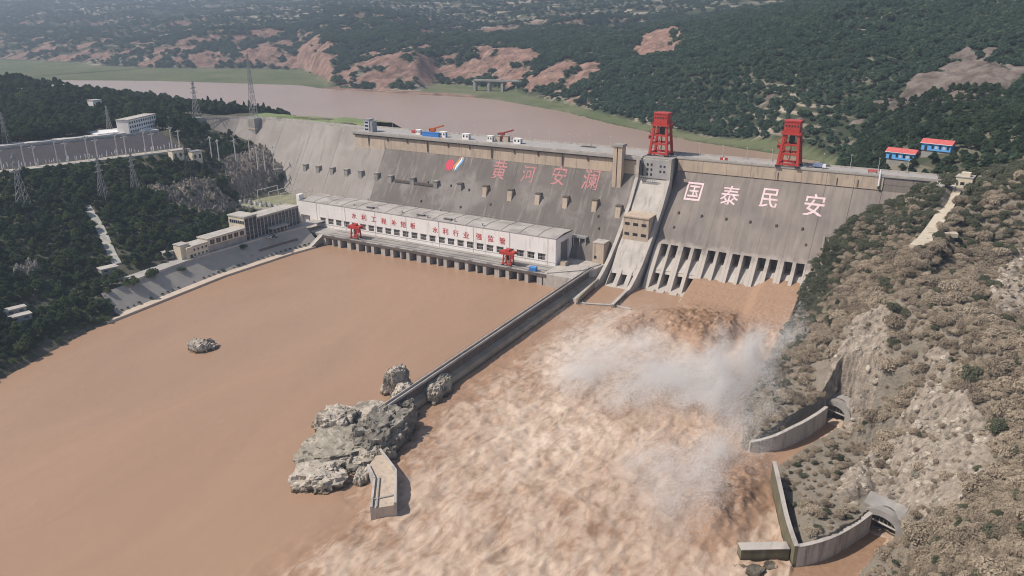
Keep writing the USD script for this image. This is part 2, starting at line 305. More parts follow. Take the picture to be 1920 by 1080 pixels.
def gravel(X, Y, scale, seed=0):   # ridged, for broken rock
    return 1 - 2 * np.abs(fbm(np.stack([X / scale, Y / scale, np.zeros_like(X) + seed], -1), 4, seed) - .5)
def inpoly(X, Y, poly):
    from matplotlib.path import Path
    return Path(poly).contains_points(np.c_[np.ravel(X), np.ravel(Y)]).reshape(np.shape(X))
def inpoly(X, Y, poly):            # even-odd
    X, Y = np.asarray(X, float), np.asarray(Y, float); r = np.zeros(X.shape, bool); n = len(poly)
    for i in range(n):
        (xa, ya), (xb, yb) = poly[i][:2], poly[(i + 1) % n][:2]
        if ya == yb: continue
        c = ((ya > Y) != (yb > Y)) & (X < (xb - xa) * (Y - ya) / (yb - ya) + xa); r ^= c
    return r
def segdist(X, Y, pts):
    D = np.full(np.shape(X), 1e9)
    for (xa, ya), (xb, yb) in zip(pts[:-1], pts[1:]):
        dx, dy = xb - xa, yb - ya; t = np.clip(((X - xa) * dx + (Y - ya) * dy) / (dx * dx + dy * dy), 0, 1)
        D = np.minimum(D, np.hypot(X - xa - t * dx, Y - ya - t * dy))
    return D

# --- left bank
LB_Y = [0, 80, 158, 216, 313, 370, 398, 420]; LB_X = [-322, -345, -364, -384, -393, -391, -387, -386]
def Lx(Y): return np.interp(Y, LB_Y, LB_X)
LF = Field(-1150, -330, 0, 700, 2.5)
pts = []
def c(*a): pts.extend(a)
for y in (0, 60, 120, 160, 200, 230):            # wooded bank near the camera
    l = Lx(y); c((l - 20, y, 7), (l - 40, y, 15), (l - 70, y, 27), (l - 110, y, 42), (l - 160, y, 56), (l - 200, y, 60))
for y in (250, 280, 310, 340):
    c((-420, y, 12.2), (-428, y, 15), (-450, y, 27), (-487, y, 40), (-515, y, 50), (-534, y, 57))
for y in (360, 390):
    c((-420, y, 12.2), (-440, y, 14), (-466, y, 16), (-474, y, 22), (-483, y, 33), (-490, y, 37), (-505, y, 44), (-520, y, 52), (-534, y, 57))
for y in (405, 420, 432):
    c((-392, y, 8), (-430, y, 12.5), (-447, y, 16), (-482, y, 18), (-492, y, 22), (-500, y, 36), (-512, y, 44), (-530, y, 53))
for y in (448, 462, 478):
    c((-400, y, 11), (-428, y, 14), (-440, y, 18), (-482, y, 18.5), (-494, y, 26 + (y - 448) * .3), (-508, y, 40), (-525, y, 48), (-550, y, 57), (-590, y, 66))
for y in (492,): c((-428, y, 30), (-470, y, 34), (-500, y, 42), (-540, y, 55), (-590, y, 68))
YE = lambda y: np.interp(y, [180, 274, 381, 410], [-566, -561, -537, -530])    # front edge of the switchyard terrace
for y in (120, 180, 230, 274, 310, 345, 381, 405):
    e = YE(y); c((e + 1, y, 58), (e - 9, y, 58.2), (e - 12, y, 58.4), (e - 33, y, 69), (e - 36, y, 69.6), (e - 60, y, 70.5), (e - 120, y, 72), (e - 240, y, 76), (e - 400, y, 80))
for y in (425, 445, 470, 500): c((-600, y, 66), (-650, y, 70), (-760, y, 75), (-900, y, 84))
c((-1150, 300, 82), (-1150, 480, 88), (-980, 430, 92), (-900, 520, 84), (-1150, 640, 60), (-1150, 700, 34), (-1000, 620, 62), (-1000, 690, 34), (-860, 610, 58), (-860, 670, 34), (-760, 600, 58), (-740, 640, 34), (-690, 590, 56), (-640, 610, 54), (-620, 650, 33), (-560, 700, 30), (-700, 700, 28), (-1150, 0, 70), (-800, 0, 66), (-600, 0, 60), (-600, 100, 60))
for x in (-430, -480, -540, -580): c((x, 505, 72.6), (x, 525, 72.4), (x, 545, 69), (x, 575, 56), (x, 620, 34))
for x in (-330, -380): c((x, 500, 60), (x, 560, 34), (x, 700, 30))
c((-330, 470, 0), (-360, 430, -3), (-330, 200, -4), (-330, 0, -4), (-330, 430, -4))
pts = np.array(pts, float)
Zl = LinearNDInterpolator(pts[:, :2], pts[:, 2])(LF.X, LF.Y)
bad = np.isnan(Zl); Zl[bad] = NearestNDInterpolator(pts[:, :2], pts[:, 2])(LF.X[bad], LF.Y[bad])
Zl = gaussian_filter(Zl, .7)
wild = smoothstep(0, 12, (-424 - LF.X)) * (1 - (inpoly(LF.X, LF.Y, [(-600, 160), (-640, 430), (-520, 430), (-536, 160)]))) * (1 - inpoly(LF.X, LF.Y, [(-490, 400), (-490, 478), (-425, 478), (-425, 400)]))
Zl += gaussian_filter(wild.astype(float), 2) * (N2(LF.X, LF.Y, 45, 3) * 9 + N2(LF.X, LF.Y, 14, 5) * 3)
cliffm = smoothstep(0, 1, gaussian_filter((inpoly(LF.X, LF.Y, [(-462, 340), (-496, 340), (-500, 398), (-470, 402)]) | inpoly(LF.X, LF.Y, [(-488, 412), (-515, 420), (-530, 482), (-492, 482)]) | inpoly(LF.X, LF.Y, [(-436, 214), (-446, 214), (-448, 226), (-438, 226)])).astype(float), 1.0) * 1.2)
Zl += cliffm * ((gravel(LF.X, LF.Y, 9, 2) - .6) * 9 + (gravel(LF.X, LF.Y, 4.5, 4) - .6) * 4)
dl = Lx(LF.Y) - LF.X               # metres inland from the water's edge
prof = np.interp(dl, [-8, -2, 0, .6, 4.6, 5, 16, 18, 26, 32], [-6, -5, -4, -.8, -.6, -.4, 9.6, 10.8, 11.2, 12.1])
w = (1 - smoothstep(24, 34, dl)) * smoothstep(222, 240, LF.Y) * (LF.Y < 404)
w2 = (1 - smoothstep(4, 20, dl)) * (1 - smoothstep(222, 240, LF.Y))
Zl = Zl * (1 - w) + prof * w
Zl = Zl * (1 - w2) + np.interp(dl, [-8, 0, 2, 20], [-5, -1, 1.5, 7]) * w2
Zl = np.where((LF.Y > 402) & (LF.X > -428) & (LF.Y < 480), np.minimum(Zl, -3), Zl)
LF.Z = Zl

# --- right bank
RB = [(0, -6), (120, -10), (190, -14), (209, -18.5), (254, -33.5), (262, -40), (270, -49), (290, -54), (306, -57), (376, -59), (467, -62), (540, -66)]
RF = Field(-72, 160, 60, 500, .8)
X, Y = RF.X, RF.Y
edge = np.interp(Y, *zip(*RB)); foot = np.interp(Y, [60, 120, 170, 205, 222, 240, 262, 290, 312, 335, 480], [-22, -12, -4, -1, 3, 8, 2, -14, -34, -52, -60])
shelf = np.interp(Y, [60, 180, 230, 330, 345], [6, 8, 8.5, 9, 4])
d0 = X - edge; d1 = X - foot
slope = np.interp(Y, [60, 150, 240, 300, 380, 470], [.95, .95, 1.0, 1.0, 1.0, 1.08])
hill = shelf + np.where(d1 > 0, slope * d1 * (1 - np.clip(d1, 0, 250) / 900), 0)
bank = np.clip(d0, -6, 40) * 1.3
Zr = np.minimum(hill + np.clip(d1, -50, 0) * .03, bank)
ab = smoothstep(415, 455, Y)       # the abutment by the dam
Zr = Zr * (1 - ab) + np.interp(X, [-72, -62, -54, -44, -26, -4, 4, 30, 220], [-6, 3, 26, 42, 56, 68, 72.5, 80, 190]) * ab
dz1 = segdist(X, Y, [(-2, 360), (2, 390), (6, 420), (11, 450), (14, 478)]);   # dirt road on the slope
roadz = np.interp(Y, [360, 420, 455, 478], [57, 61, 68, 73.2])
rough = smoothstep(1, 10, d0)
Zr += rough * (N2(X, Y, 30, 11) * 7 + N2(X, Y, 9, 12) * 2.2) * (1 - .7 * ab)
rw = 1 - smoothstep(3.5, 8, dz1); rw *= smoothstep(352, 362, Y)
Zr = Zr * (1 - rw) + roadz * rw
def rockpoly(pp): return gaussian_filter(inpoly(X, Y, pp).astype(float), 3.0)
RF.Z = Zr
ROCKS = [[(1560, 930), (1600, 860), (1690, 770), (1740, 700), (1800, 740), (1860, 800), (1840, 900), (1800, 960), (1700, 950), (1640, 940)],
         [(1540, 730), (1580, 650), (1640, 560), (1680, 600), (1660, 690), (1620, 760)], [(1850, 560), (1890, 480), (1940, 470), (1940, 590), (1880, 600)], [(1700, 640), (1760, 640), (1800, 720), (1740, 720)]]
rockm = np.zeros_like(X)
for pp in ROCKS:
    q = [RF.hit(*p) for p in pp]; q = [a[:2] for a in q if a is not None]
    if len(q) > 2: rockm = np.maximum(rockm, rockpoly(q))
rockm = smoothstep(.42, .8, rockm + N2(X, Y, 14, 21) * 1.7 + N2(X, Y, 4, 22) * .6) * (rockm > .02)
def carve(chan, floor, soft=1.0):  # cut a water channel
    global Zr
    ins = inpoly(X, Y, chan); Zr = np.where(ins, floor, Zr)
CH1 = [tuple(at(*p, 0)[:2]) for p in ((1366, 850), (1408, 846), (1480, 834), (1545, 793), (1572, 800), (1556, 812), (1500, 845), (1452, 880), (1448, 905), (1380, 905))]
CH2 = [tuple(at(*p, 0)[:2]) for p in ((1487, 1063), (1560, 1040), (1627, 998), (1664, 1010), (1640, 1040), (1606, 1082), (1570, 1140), (1440, 1160))]
Zr = Zr + rockm * rough * ((gravel(X, Y, 13, 7) - .55) * 6 + (gravel(X + .5 * Y, Y, 4.6, 8) - .5) * 3.0 + (gravel(X, Y, 2.2, 9) - .5) * 1.4)
sd1 = segdist(X, Y, [tuple(at(*p, 0)[:2]) for p in ((1580, 798), (1556, 812), (1500, 845), (1452, 880), (1448, 905))])
def cap_bank(P, a, sd, near, k1, k2):     # the low bank on the right of a channel, rising away from it and over the portal
    al = (X - P[0]) * a[0] + (Y - P[1]) * a[1]; sl_ = (X - P[0]) * a[1] - (Y - P[1]) * a[0]
    lim = np.where(al > -14, near * .4, near)
    cap = .5 + k1 * np.minimum(sd, lim) + k2 * np.clip(sd - lim, 0, None) + 4.2 * np.clip(al + .5, 0, None)
    return np.where((sl_ > -4.5) & (al < 25), np.minimum(Zr, cap), Zr)
QA = (at(1545, 794, 0) + at(1579, 791, 0)) / 2; QB = (at(1626, 1000, 0) + at(1671, 1012, 0)) / 2
Zr = cap_bank(QA, (.42, .91), sd1, 22, .22, 1.5)
sd2 = segdist(X, Y, [tuple(at(*p, 0)[:2]) for p in ((1676, 1010), (1640, 1040), (1606, 1082), (1570, 1140))])
Zr = np.where(Y < 246, cap_bank(QB, (.38, .92), sd2, 10, .6, 1.6), Zr)
for Q_, a_, w_ in ((QA, (.42, .91), 4.1), (QB, (.38, .92), 4.3)):   # the tunnel mouths run on into the hill
    n_ = (a_[1], -a_[0]); carve([(Q_[0] + n_[0] * s_ * w_ + a_[0] * t_, Q_[1] + n_[1] * s_ * w_ + a_[1] * t_) for s_, t_ in ((-1, -3), (1, -3), (1, 6.5), (-1, 6.5))], -3)
carve(CH1, -3); carve(CH2, -3)
RF.Z = Zr

# --- the far country behind the reservoir
ZR = 40.0                          # reservoir level
SHORE = [(-20, 480), (-62, 520), (-80, 610)] + [tuple(at(*p, ZR)[:2]) for p in ((1540, 306), (1455, 288), (1290, 263), (1150, 233), (1060, 210), (960, 192), (905, 184), (800, 178), (700, 172), (600, 166), (560, 160), (300, 152), (60, 150))]
SHORE = SHORE + [(-2600, 900)]
FF = Field(-4400, 2600, 480, 7200, 20.0)
NF = Field(-1700, 760, 480, 1900, 6.0)
def far_height(X, Y, fine=True):
    poly = SHORE + [(-2600, 6000), (9000, 9000), (9000, 480)]
    sd = segdist(X, Y, SHORE) * np.where(inpoly(X, Y, SHORE + [(-9000, 900), (-9000, 20000), (20000, 20000), (20000, 300), (-20, 300)]), 1, -1)
    P = project(np.stack([X, Y, np.full_like(X, 60.)], -1)); u = np.clip(P[..., 0], -600, 2500)   # bearing, only to vary the country from left to right
    flat = np.interp(u, [0, 560, 620, 780, 820, 930, 1000, 1100, 1300, 1400, 1600], [330, 330, 25, 20, 150, 110, 50, 28, 20, 22, 8])   # meadow by the water
    s = np.clip(sd - flat, 0, None)
    warp = N2(X, Y, 420, 31) * 260
    up = np.interp(np.clip(s + warp * smoothstep(50, 300, s), 0, None), [0, 30, 110, 260, 600, 1100, 1700, 2400, 3400, 5000, 7000], [0, 6, 34, 52, 78, 112, 150, 205, 300, 430, 520])
    right = smoothstep(1150, 1500, u)
    up = up * (1 + right * np.interp(s, [0, 200, 500, 900, 2000], [.3, .9, 1.0, .5, .1]))
    gul = (gravel(X + 40 * N2(X, Y, 90, 9), Y, 210, 41) - .55)
    z = ZR + np.where(sd > 0, np.minimum(sd, flat) * .008 + up + gul * np.interp(s, [0, 40, 150, 700, 2500], [0, 12, 34, 62, 150]) * (1 - .35 * right) + N2(X, Y, 150, 43) * np.interp(s, [0, 100, 600], [0, 14, 34]) + N2(X, Y, 45, 44) * np.interp(s, [0, 60, 300], [0, 7, 12]), np.maximum(sd * .25, -14))
    return z, sd, s, u
FF.Z, fsd, fs, fu = far_height(FF.X, FF.Y)
NF.Z, nsd, ns, nu = far_height(NF.X, NF.Y)
# a spur that closes the right of the picture
sp = smoothstep(1380, 1600, nu) * (NF.Y < 1000)
near_r = np.interp(np.clip(nsd, 0, None), [0, 8, 50, 150, 300, 500, 900], [0, 5, 38, 62, 92, 118, 140]) + N2(NF.X, NF.Y, 70, 51) * 26 + N2(NF.X, NF.Y, 22, 52) * 7
zz = np.where(nsd > 0, ZR + near_r * smoothstep(0, 10, nsd + 4), NF.Z)
k = smoothstep(1350, 1560, nu) * (1 - smoothstep(850, 1100, NF.Y))
NF.Z = NF.Z * (1 - k) + zz * k
k = (1 - smoothstep(496, 560, NF.Y)) * (NF.X > -66)
NF.Z = np.where(NF.X > -66, NF.Z * (1 - k) + np.interp(NF.X, [-66, -40, -15, 0, 10, 40, 220, 760], [30, 34, 46, 71.5, 74, 84, 150, 190]) * k, NF.Z)
for (px_, py_, dep, wid, amp) in [(1700, 15, 1350, 260, 1), (1450, 50, 1500, 240, .8), (1330, 90, 1450, 160, .6), (1950, 0, 1200, 260, 1)]:
    P = ray(px_, py_) * dep; g = np.exp(-((NF.X - P[0])**2 + (NF.Y - P[1])**2) / (2 * wid**2)); tgt = H + P[2]
    NF.Z = np.where(nsd > 0, NF.Z + g * amp * np.clip(tgt - NF.Z, -20, 400) * .85, NF.Z)
    g = np.exp(-((FF.X - P[0])**2 + (FF.Y - P[1])**2) / (2 * wid**2)); FF.Z = np.where(fsd > 0, FF.Z + g * amp * np.clip(tgt - FF.Z, -20, 400) * .85, FF.Z)
seam = smoothstep(1700, 1880, NF.Y) + smoothstep(-1550, -1690, NF.X) + smoothstep(640, 750, NF.X); seam = np.clip(seam, 0, 1)
NF.Z = NF.Z * (1 - seam) + FF(NF.X, NF.Y) * seam
LFz = lambda x, y: LF(x, y)

def bare_mask(X, Y, Z, sd, s, step):
    gx, gy = np.gradient(Z, step); sl = np.hypot(gx, gy)
    cl = smoothstep(.40, .66, sl + N2(X, Y, 60, 61) * .9 + N2(X, Y, 18, 62) * .7) * np.interp(s, [0, 8, 160, 420, 900, 1800], [.0, 1, 1, .75, .45, .2])
    return np.clip(cl, 0, 1) * (s > 0)
nb = bare_mask(NF.X, NF.Y, NF.Z, nsd, ns, 6.0); fb = bare_mask(FF.X, FF.Y, FF.Z, fsd, fs, 20.0)
nb *= 1 - .8 * smoothstep(1050, 1160, nu) * (ns < 420)
mound = np.zeros_like(nb)          # the big red landslip on the point
P = at(722, 140, 55); mound = smoothstep(62, 30, np.hypot((NF.X - P[0]), (NF.Y - P[1]) * .8)); nb = np.maximum(nb, mound)
beach = smoothstep(-4, 2, nsd) * (1 - smoothstep(14, 40, nsd + N2(NF.X, NF.Y, 40, 63) * 30)) * smoothstep(560, 640, nu) * (1 - smoothstep(850, 960, nu))
nb = np.maximum(nb, beach)
for pp in ([(1640, 195), (1720, 140), (1790, 95), (1890, 95), (1930, 130), (1900, 190), (1800, 205), (1700, 218)], [(1398, 165), (1420, 146), (1450, 146), (1470, 166)], [(1440, 205), (1470, 178), (1540, 182), (1560, 200), (1500, 210)], [(1180, 105), (1210, 62), (1290, 55), (1280, 90), (1220, 112)], [(880, 125), (890, 85), (960, 88), (1010, 95), (1060, 120), (980, 125)], [(360, 128), (370, 98), (395, 105), (415, 132)], [(440, 122), (450, 95), (520, 88), (530, 118)]):
    q = [NF.hit(*p, 300., 4000.) for p in pp]; q = [a[:2] for a in q if a is not None]
    if len(q) > 2: 
        pb = gaussian_filter(inpoly(NF.X, NF.Y, q).astype(float), 2.0); pm = smoothstep(.02, .3, pb) * smoothstep(.50, .78, pb * .9 + N2(NF.X, NF.Y, 34, 66) * 1.9 + N2(NF.X, NF.Y, 12, 69) * .8); nb = np.maximum(nb, pm)
        NF.Z = NF.Z + pm * (gravel(NF.X + .6 * NF.Y, NF.Y, 26, 68) - .6) * 13
def scars(X, Y, s, u):             # red eroded scars, mostly low down near the water
    band = np.interp(s, [0, 6, 40, 170, 330, 700, 1600, 3000], [0, .30, .36, .30, .20, .13, .09, .05]) * (1 - .62 * smoothstep(1040, 1200, u) * (s < 420))
    f = N2(X, Y, 75, 161) * .9 + N2(X + .4 * Y, Y, 24, 162) * .75 + N2(X, Y, 9, 163) * .35
    return smoothstep(.30, .42, f + band) * (s > 0)
nb = np.maximum(np.where(nb < .45, 0, nb), scars(NF.X, NF.Y, ns, nu)); fb = np.maximum(np.where(fb < .45, 0, fb), scars(FF.X, FF.Y, fs, fu))
NF.Z = np.where((ns <= 0) & (nsd > 0) & (nu < 1300), np.minimum(NF.Z, ZR + 1.2 + nsd * .02), NF.Z)
from scipy.ndimage import median_filter
NF.Z = np.where((np.abs(nsd) < 60) & (nu < 1300), median_filter(NF.Z, 5), NF.Z)
sc = gaussian_filter(nb, 1.0); NF.Z = NF.Z + sc * (ns > 5) * (gravel(NF.X + .5 * NF.Y, NF.Y, 22, 168) - .62) * 11
nmead = (ns <= 0) * (nsd > 0) * (1 - beach); fmead = ((fs <= 0) * (fsd > 0)).astype(float)

FAR = usdkit.material(stage, '/World/Looks/far_country', {
    'g': ('geometry', {}), 'n1': ('noise_texture', {'scale': .012, 'detail': 7.0, 'roughness': .65}), 'r1': ('rgb_ramp', {'ramp': [(.3, (.038, .048, .032)), (.52, (.065, .072, .046)), (.66, (.11, .105, .072)), (.76, (.21, .18, .135))]}),
    'm': ('mapping', {'scale': (.006, .006, .16)}), 'n2': ('noise_texture', {'scale': 1.0, 'detail': 4.0, 'roughness': .6}), 'r2': ('rgb_ramp', {'ramp': [(.52, (0, 0, 0)), (.60, (1, 1, 1))]}),
    'n3': ('noise_texture', {'scale': .0045, 'detail': 3.0}), 'r3': ('rgb_ramp', {'ramp': [(.42, (0, 0, 0)), (.58, (1, 1, 1))]}), 'mu': ('math', {'math_type': 'multiply'}), 'x1': ('mix_color', {'b': (.36, .30, .23)}),
    'n6': ('noise_texture', {'scale': .045, 'detail': 3.0}), 'r7': ('rgb_ramp', {'ramp': [(.56, (0, 0, 0)), (.62, (1, 1, 1))]}), 'mu2': ('math', {'math_type': 'multiply'}), 'mx': ('math', {'math_type': 'maximum'}), 'ab': ('attribute', {'attribute': 'bare'}), 'm4': ('mapping', {'scale': (.05, .05, .03)}), 'n4': ('noise_texture', {'scale': 1.0, 'detail': 7.0, 'roughness': .75}), 'r4': ('rgb_ramp', {'ramp': [(.34, (.10, .075, .055)), (.46, (.22, .135, .105)), (.58, (.32, .20, .155)), (.72, (.40, .30, .24))]}),
    'sx': ('separate_xyz', {}), 'mr': ('map_range', {'from_min': -420.0, 'from_max': -150.0, 'to_min': 0.0, 'to_max': 1.0, 'clamp': True}), 'gm': ('mix_color', {'blend_type': 'multiply', 'b': (.62, .80, .88)}), 'n5': ('noise_texture', {'scale': .09, 'detail': 5.0, 'roughness': .7}), 's5': ('math', {'math_type': 'multiply_add', 'value2': 1.1, 'value3': -.12}), 'a5': ('math', {'math_type': 'multiply_add', 'value2': .68}), 'r5': ('rgb_ramp', {'ramp': [(.74, (0, 0, 0)), (.88, (1, 1, 1))]}), 'x2': ('mix_color', {}),
    'am': ('attribute', {'attribute': 'meadow'}), 'r6': ('rgb_ramp', {'ramp': [(.35, (.105, .125, .06)), (.7, (.175, .17, .10))]}), 'x3': ('mix_color', {}),
    'd': ('diffuse_bsdf', {'roughness': .6}), 'b': ('bump', {'strength': .6, 'distance': 3.0}), 'nb': ('noise_texture', {'scale': .06, 'detail': 6.0, 'roughness': .7})},
    [('g.position', 'n1.vector'), ('n1.fac', 'r1.fac'), ('g.position', 'm.vector'), ('m.vector', 'n2.vector'), ('n2.fac', 'r2.fac'), ('g.position', 'n3.vector'), ('n3.fac', 'r3.fac'), ('r2.color', 'mu.value1'), ('r3.color', 'mu.value2'),
     ('g.position', 'n6.vector'), ('n6.fac', 'r7.fac'), ('r7.color', 'mu2.value1'), ('r3.color', 'mu2.value2'), ('mu.value', 'mx.value1'), ('mu2.value', 'mx.value2'), ('mx.value', 'x1.fac'), ('r1.color', 'x1.a'), ('g.position', 'm4.vector'), ('m4.vector', 'n4.vector'), ('n4.fac', 'r4.fac'), ('g.position', 'n5.vector'), ('n5.fac', 's5.value1'), ('ab.fac', 'a5.value1'), ('s5.value', 'a5.value3'), ('a5.value', 'r5.fac'), ('r5.color', 'x2.fac'), ('x1.result', 'x2.a'), ('g.position', 'sx.vector'), ('sx.x', 'mr.value'), ('mr.result', 'gm.fac'), ('r4.color', 'gm.a'), ('gm.result', 'x2.b'),
     ('am.fac', 'x3.fac'), ('x2.result', 'x3.a'), ('n1.fac', 'r6.fac'), ('r6.color', 'x3.b'), ('x3.result', 'd.color'), ('g.position', 'nb.vector'), ('nb.fac', 'b.height'), ('b.normal', 'd.normal')], surface='d.BSDF')
def ground_mat(name, soil, scrub, rock):
    return usdkit.material(stage, '/World/Looks/' + name, {
        'g': ('geometry', {}), 'n1': ('noise_texture', {'scale': .12, 'detail': 7.0, 'roughness': .68}), 'r1': ('rgb_ramp', {'ramp': [(.35, scrub), (.62, soil)]}),
        'a': ('attribute', {'attribute': 'rock'}), 'm2': ('mapping', {'scale': (.5, .5, .2)}), 'n2': ('noise_texture', {'scale': 1.0, 'detail': 7.0, 'roughness': .7}), 'r2': ('rgb_ramp', {'ramp': [(.36, tuple(x * .38 for x in rock)), (.46, tuple(x * .72 for x in rock)), (.6, rock), (.72, tuple(x * 1.2 for x in rock))]}),
        'n3': ('noise_texture', {'scale': .5, 'detail': 5.0, 'roughness': .7}), 'ad': ('math', {'math_type': 'add'}), 'r3': ('rgb_ramp', {'ramp': [(.85, (0, 0, 0)), (1.0, (1, 1, 1))]}), 'x': ('mix_color', {}), 'd': ('diffuse_bsdf', {'roughness': .6}),
        'b': ('bump', {'strength': 1.0, 'distance': 1.6}), 'nb': ('noise_texture', {'scale': .5, 'detail': 7.0, 'roughness': .7})},
        [('g.position', 'n1.vector'), ('n1.fac', 'r1.fac'), ('g.position', 'm2.vector'), ('m2.vector', 'n2.vector'), ('n2.fac', 'r2.fac'), ('g.position', 'n3.vector'), ('n3.fac', 'ad.value1'), ('a.fac', 'ad.value2'), ('ad.value', 'r3.fac'), ('r3.color', 'x.fac'),
         ('r1.color', 'x.a'), ('r2.color', 'x.b'), ('x.result', 'd.color'), ('g.position', 'nb.vector'), ('nb.fac', 'b.height'), ('b.normal', 'd.normal')], surface='d.BSDF')
GL = ground_mat('left_ground', (.19, .165, .125), (.085, .09, .06), (.36, .29, .24))
GR = ground_mat('right_ground', (.27, .23, .185), (.20, .172, .135), (.385, .32, .258))

road_mask = ((dl > 16.5) & (dl < 27)).astype(float)
LF.build('left_bank', GL, [('rock', np.maximum(cliffm * .75, np.clip(1 - np.abs(dl - 8) / 9, 0, 1) * .0))], keep=~((LF.Y > 470) & (LF.X > -440)) & ~((LF.Y > 480) & (LF.Y < 500) & (LF.X > -425)))
RF.build('right_bank', GR, [('rock', rockm)])
bx = (NF.X > -66) | (NF.Y > 520)
NF.build('far_shore', FAR, [('bare', nb), ('meadow', nmead)], keep=~((NF.X < -1150 + 1) & (NF.Y < 480)) )
inside = (FF.X > NF.xs[0] + 20) & (FF.X < NF.xs[-1] - 20) & (FF.Y > NF.ys[0] + 20) & (FF.Y < NF.ys[-1] - 20)
FF.build('hills', FAR, [('bare', fb), ('meadow', fmead)], keep=~inside)

# ------------------------------------------------------------------ water
def sheet(name, poly, z, m, label=None):
    mb = MB(); from shapely.geometry import Polygon
    v2, f2 = trimesh.creation.triangulate_polygon(Polygon(poly), engine='earcut')
    p = obj(name, (np.c_[v2, np.full(len(v2), z)], f2), m); return tag(p, kind='structure')
sheet('river', [(-420, -60), (-240, -60), (-240, 150), (-200, 172), (-181.2, 205), (-181.2, 428), (-428, 428)], 0.0, WCALM)
sheet('reservoir', [(-4400, 520), (-600, 500), (-430, 497), (-148, 497), (-60, 497), (-10, 700), (-10, 1500), (-4400, 3000)], ZR, WRES)
# the boiling water below the outlets
step = .6
xs, ys = np.arange(-243, 20, step), np.arange(60, 452, step); WX, WY = np.meshgrid(xs, ys, indexing='ij')
flow = N2(WX, WY, 34, 71) + .0
act = smoothstep(418, 380, WY) * .85 + .0                        # how rough it runs
act *= smoothstep(-186, -150, WX + np.interp(WY, [60, 160, 185, 300, 420], [-8, -15, 8, 4, -18]))
act = np.where((WX > -154.5) & (WX < -118) & (WY > 388), act * .15, act)
act = np.where((WX < -154.5) & (WY > 386), 0.02, act)
lump = smoothstep(0, 1, 1.25 - np.hypot((WX + 104) / 30, (WY - 383) / 26)) + .8 * smoothstep(0, 1, 1.2 - np.hypot((WX + 133) / 12, (WY - 362) / 22)) + .9 * smoothstep(0, 1, 1.3 - np.hypot((WX + 88) / 10, (WY - 372) / 34)) + .9 * smoothstep(0, 1, 1.2 - np.hypot((WX + 44) / 12, (WY - 232) / 34))
lump = np.clip(lump, 0, 1)
chn = (WX > -40 + 0 * WY) & (WY < 320)
inch = inpoly(WX, WY, CH1) | inpoly(WX, WY, CH2)
act = np.where(inpoly(WX, WY, CH2), .05, act); act = np.where(inpoly(WX, WY, CH1), .12 + .6 * smoothstep(-34, -44, WX), act)
wz = act * (N2(WX, WY, 16, 72) * 3.2 + (gravel(WX + 5 * N2(WX, WY, 15, 90), WY * .7, 7, 73) - .55) * 2.2 + N2(WX, WY * .7, 3.2, 74) * 1.0) + lump * (2.8 + 3.6 * (gravel(WX, WY, 8, 75) - .5) + 2.2 * (gravel(WX, WY, 2.8, 76) - .5) + 2.6 * N2(WX, WY, 3.2, 77))
GATES = []
for px_, py_ in ((1246, 457), (1264, 460), (1288, 463), (1308, 467), (1334, 471), (1354, 474), (1380, 478), (1401, 481), (1428, 485), (1450, 488), (1477.5, 492.5), (1500, 496)):
    GATES.append(on_face(px_ + 1, py_, True)[0])
rush = np.where((WX > -120) & (WX < -59), np.interp(WY, [396, 410, 428, 436, 460], [0, 2.8, 7.2, 9.2, 10.5]), 0)
k_ = smoothstep(GATES[9] - 8, GATES[9] - 2, WX) * (WX < -57); rush = rush * (1 - k_) + k_ * np.interp(WY, [388, 405, 425, 440, 460], [0, 3.0, 9.0, 13.0, 16.4])
wz = wz + rush + (rush > 0) * (N2(WX, WY, 1.2, 77) * np.interp(WY, [396, 440], [1.6, .7]))
foam = act * .50 + flow * .75 * act + (gravel(WX, WY, 12, 78) - .6) * .5 * act + .28 * smoothstep(0, 1, 1.2 - np.hypot((WX + 118) / 42, (WY - 265) / 95)) * act - .12 * act * smoothstep(-130, -170, WX) - lump * (1.05 + .9 * N2(WX, WY, 7, 79)) - (rush > 2.5) * .10 + (rush > .5) * (N2(WX * 5, WY, 10, 80) * 1.5 + .16) + .35 * smoothstep(0, 1, 1.1 - np.hypot((WX + 140) / 40, (WY - 330) / 50)) * act
foam = np.where(inpoly(WX, WY, CH2) , -.3, foam); foam = np.where(WY > 396, foam * .5 - .05, foam)
v, f = grid_mesh(xs, ys, wz - .02)
land = (WX > np.interp(WY, *zip(*RB)) + 6) & ~inch & ~gaussian_filter(inch.astype(float), 2).astype(bool)
land |= WX < np.interp(WY, [60, 150, 172, 205], [-240, -240, -200, -181.2]) - 3.0
f = f[(~land).ravel()[f].all(1)]
wp = compact('spillway_water', v, f, WWILD, None, [('foam', foam)]); tag(wp, kind='structure')
sheet('river', [(-240, -60), (40, -60), (40, 60.3), (-240, 60.3)], -.03, WCALM)
# ------------------------------------------------------------------ the dam
dam = thing('dam', 'long grey concrete gravity dam holding back the brown reservoir', 'dam')
def block(prof, x0, x1, m, name='block'):
    return obj(name, winding(MB().px(prof, x0, x1).done()), m, dam)
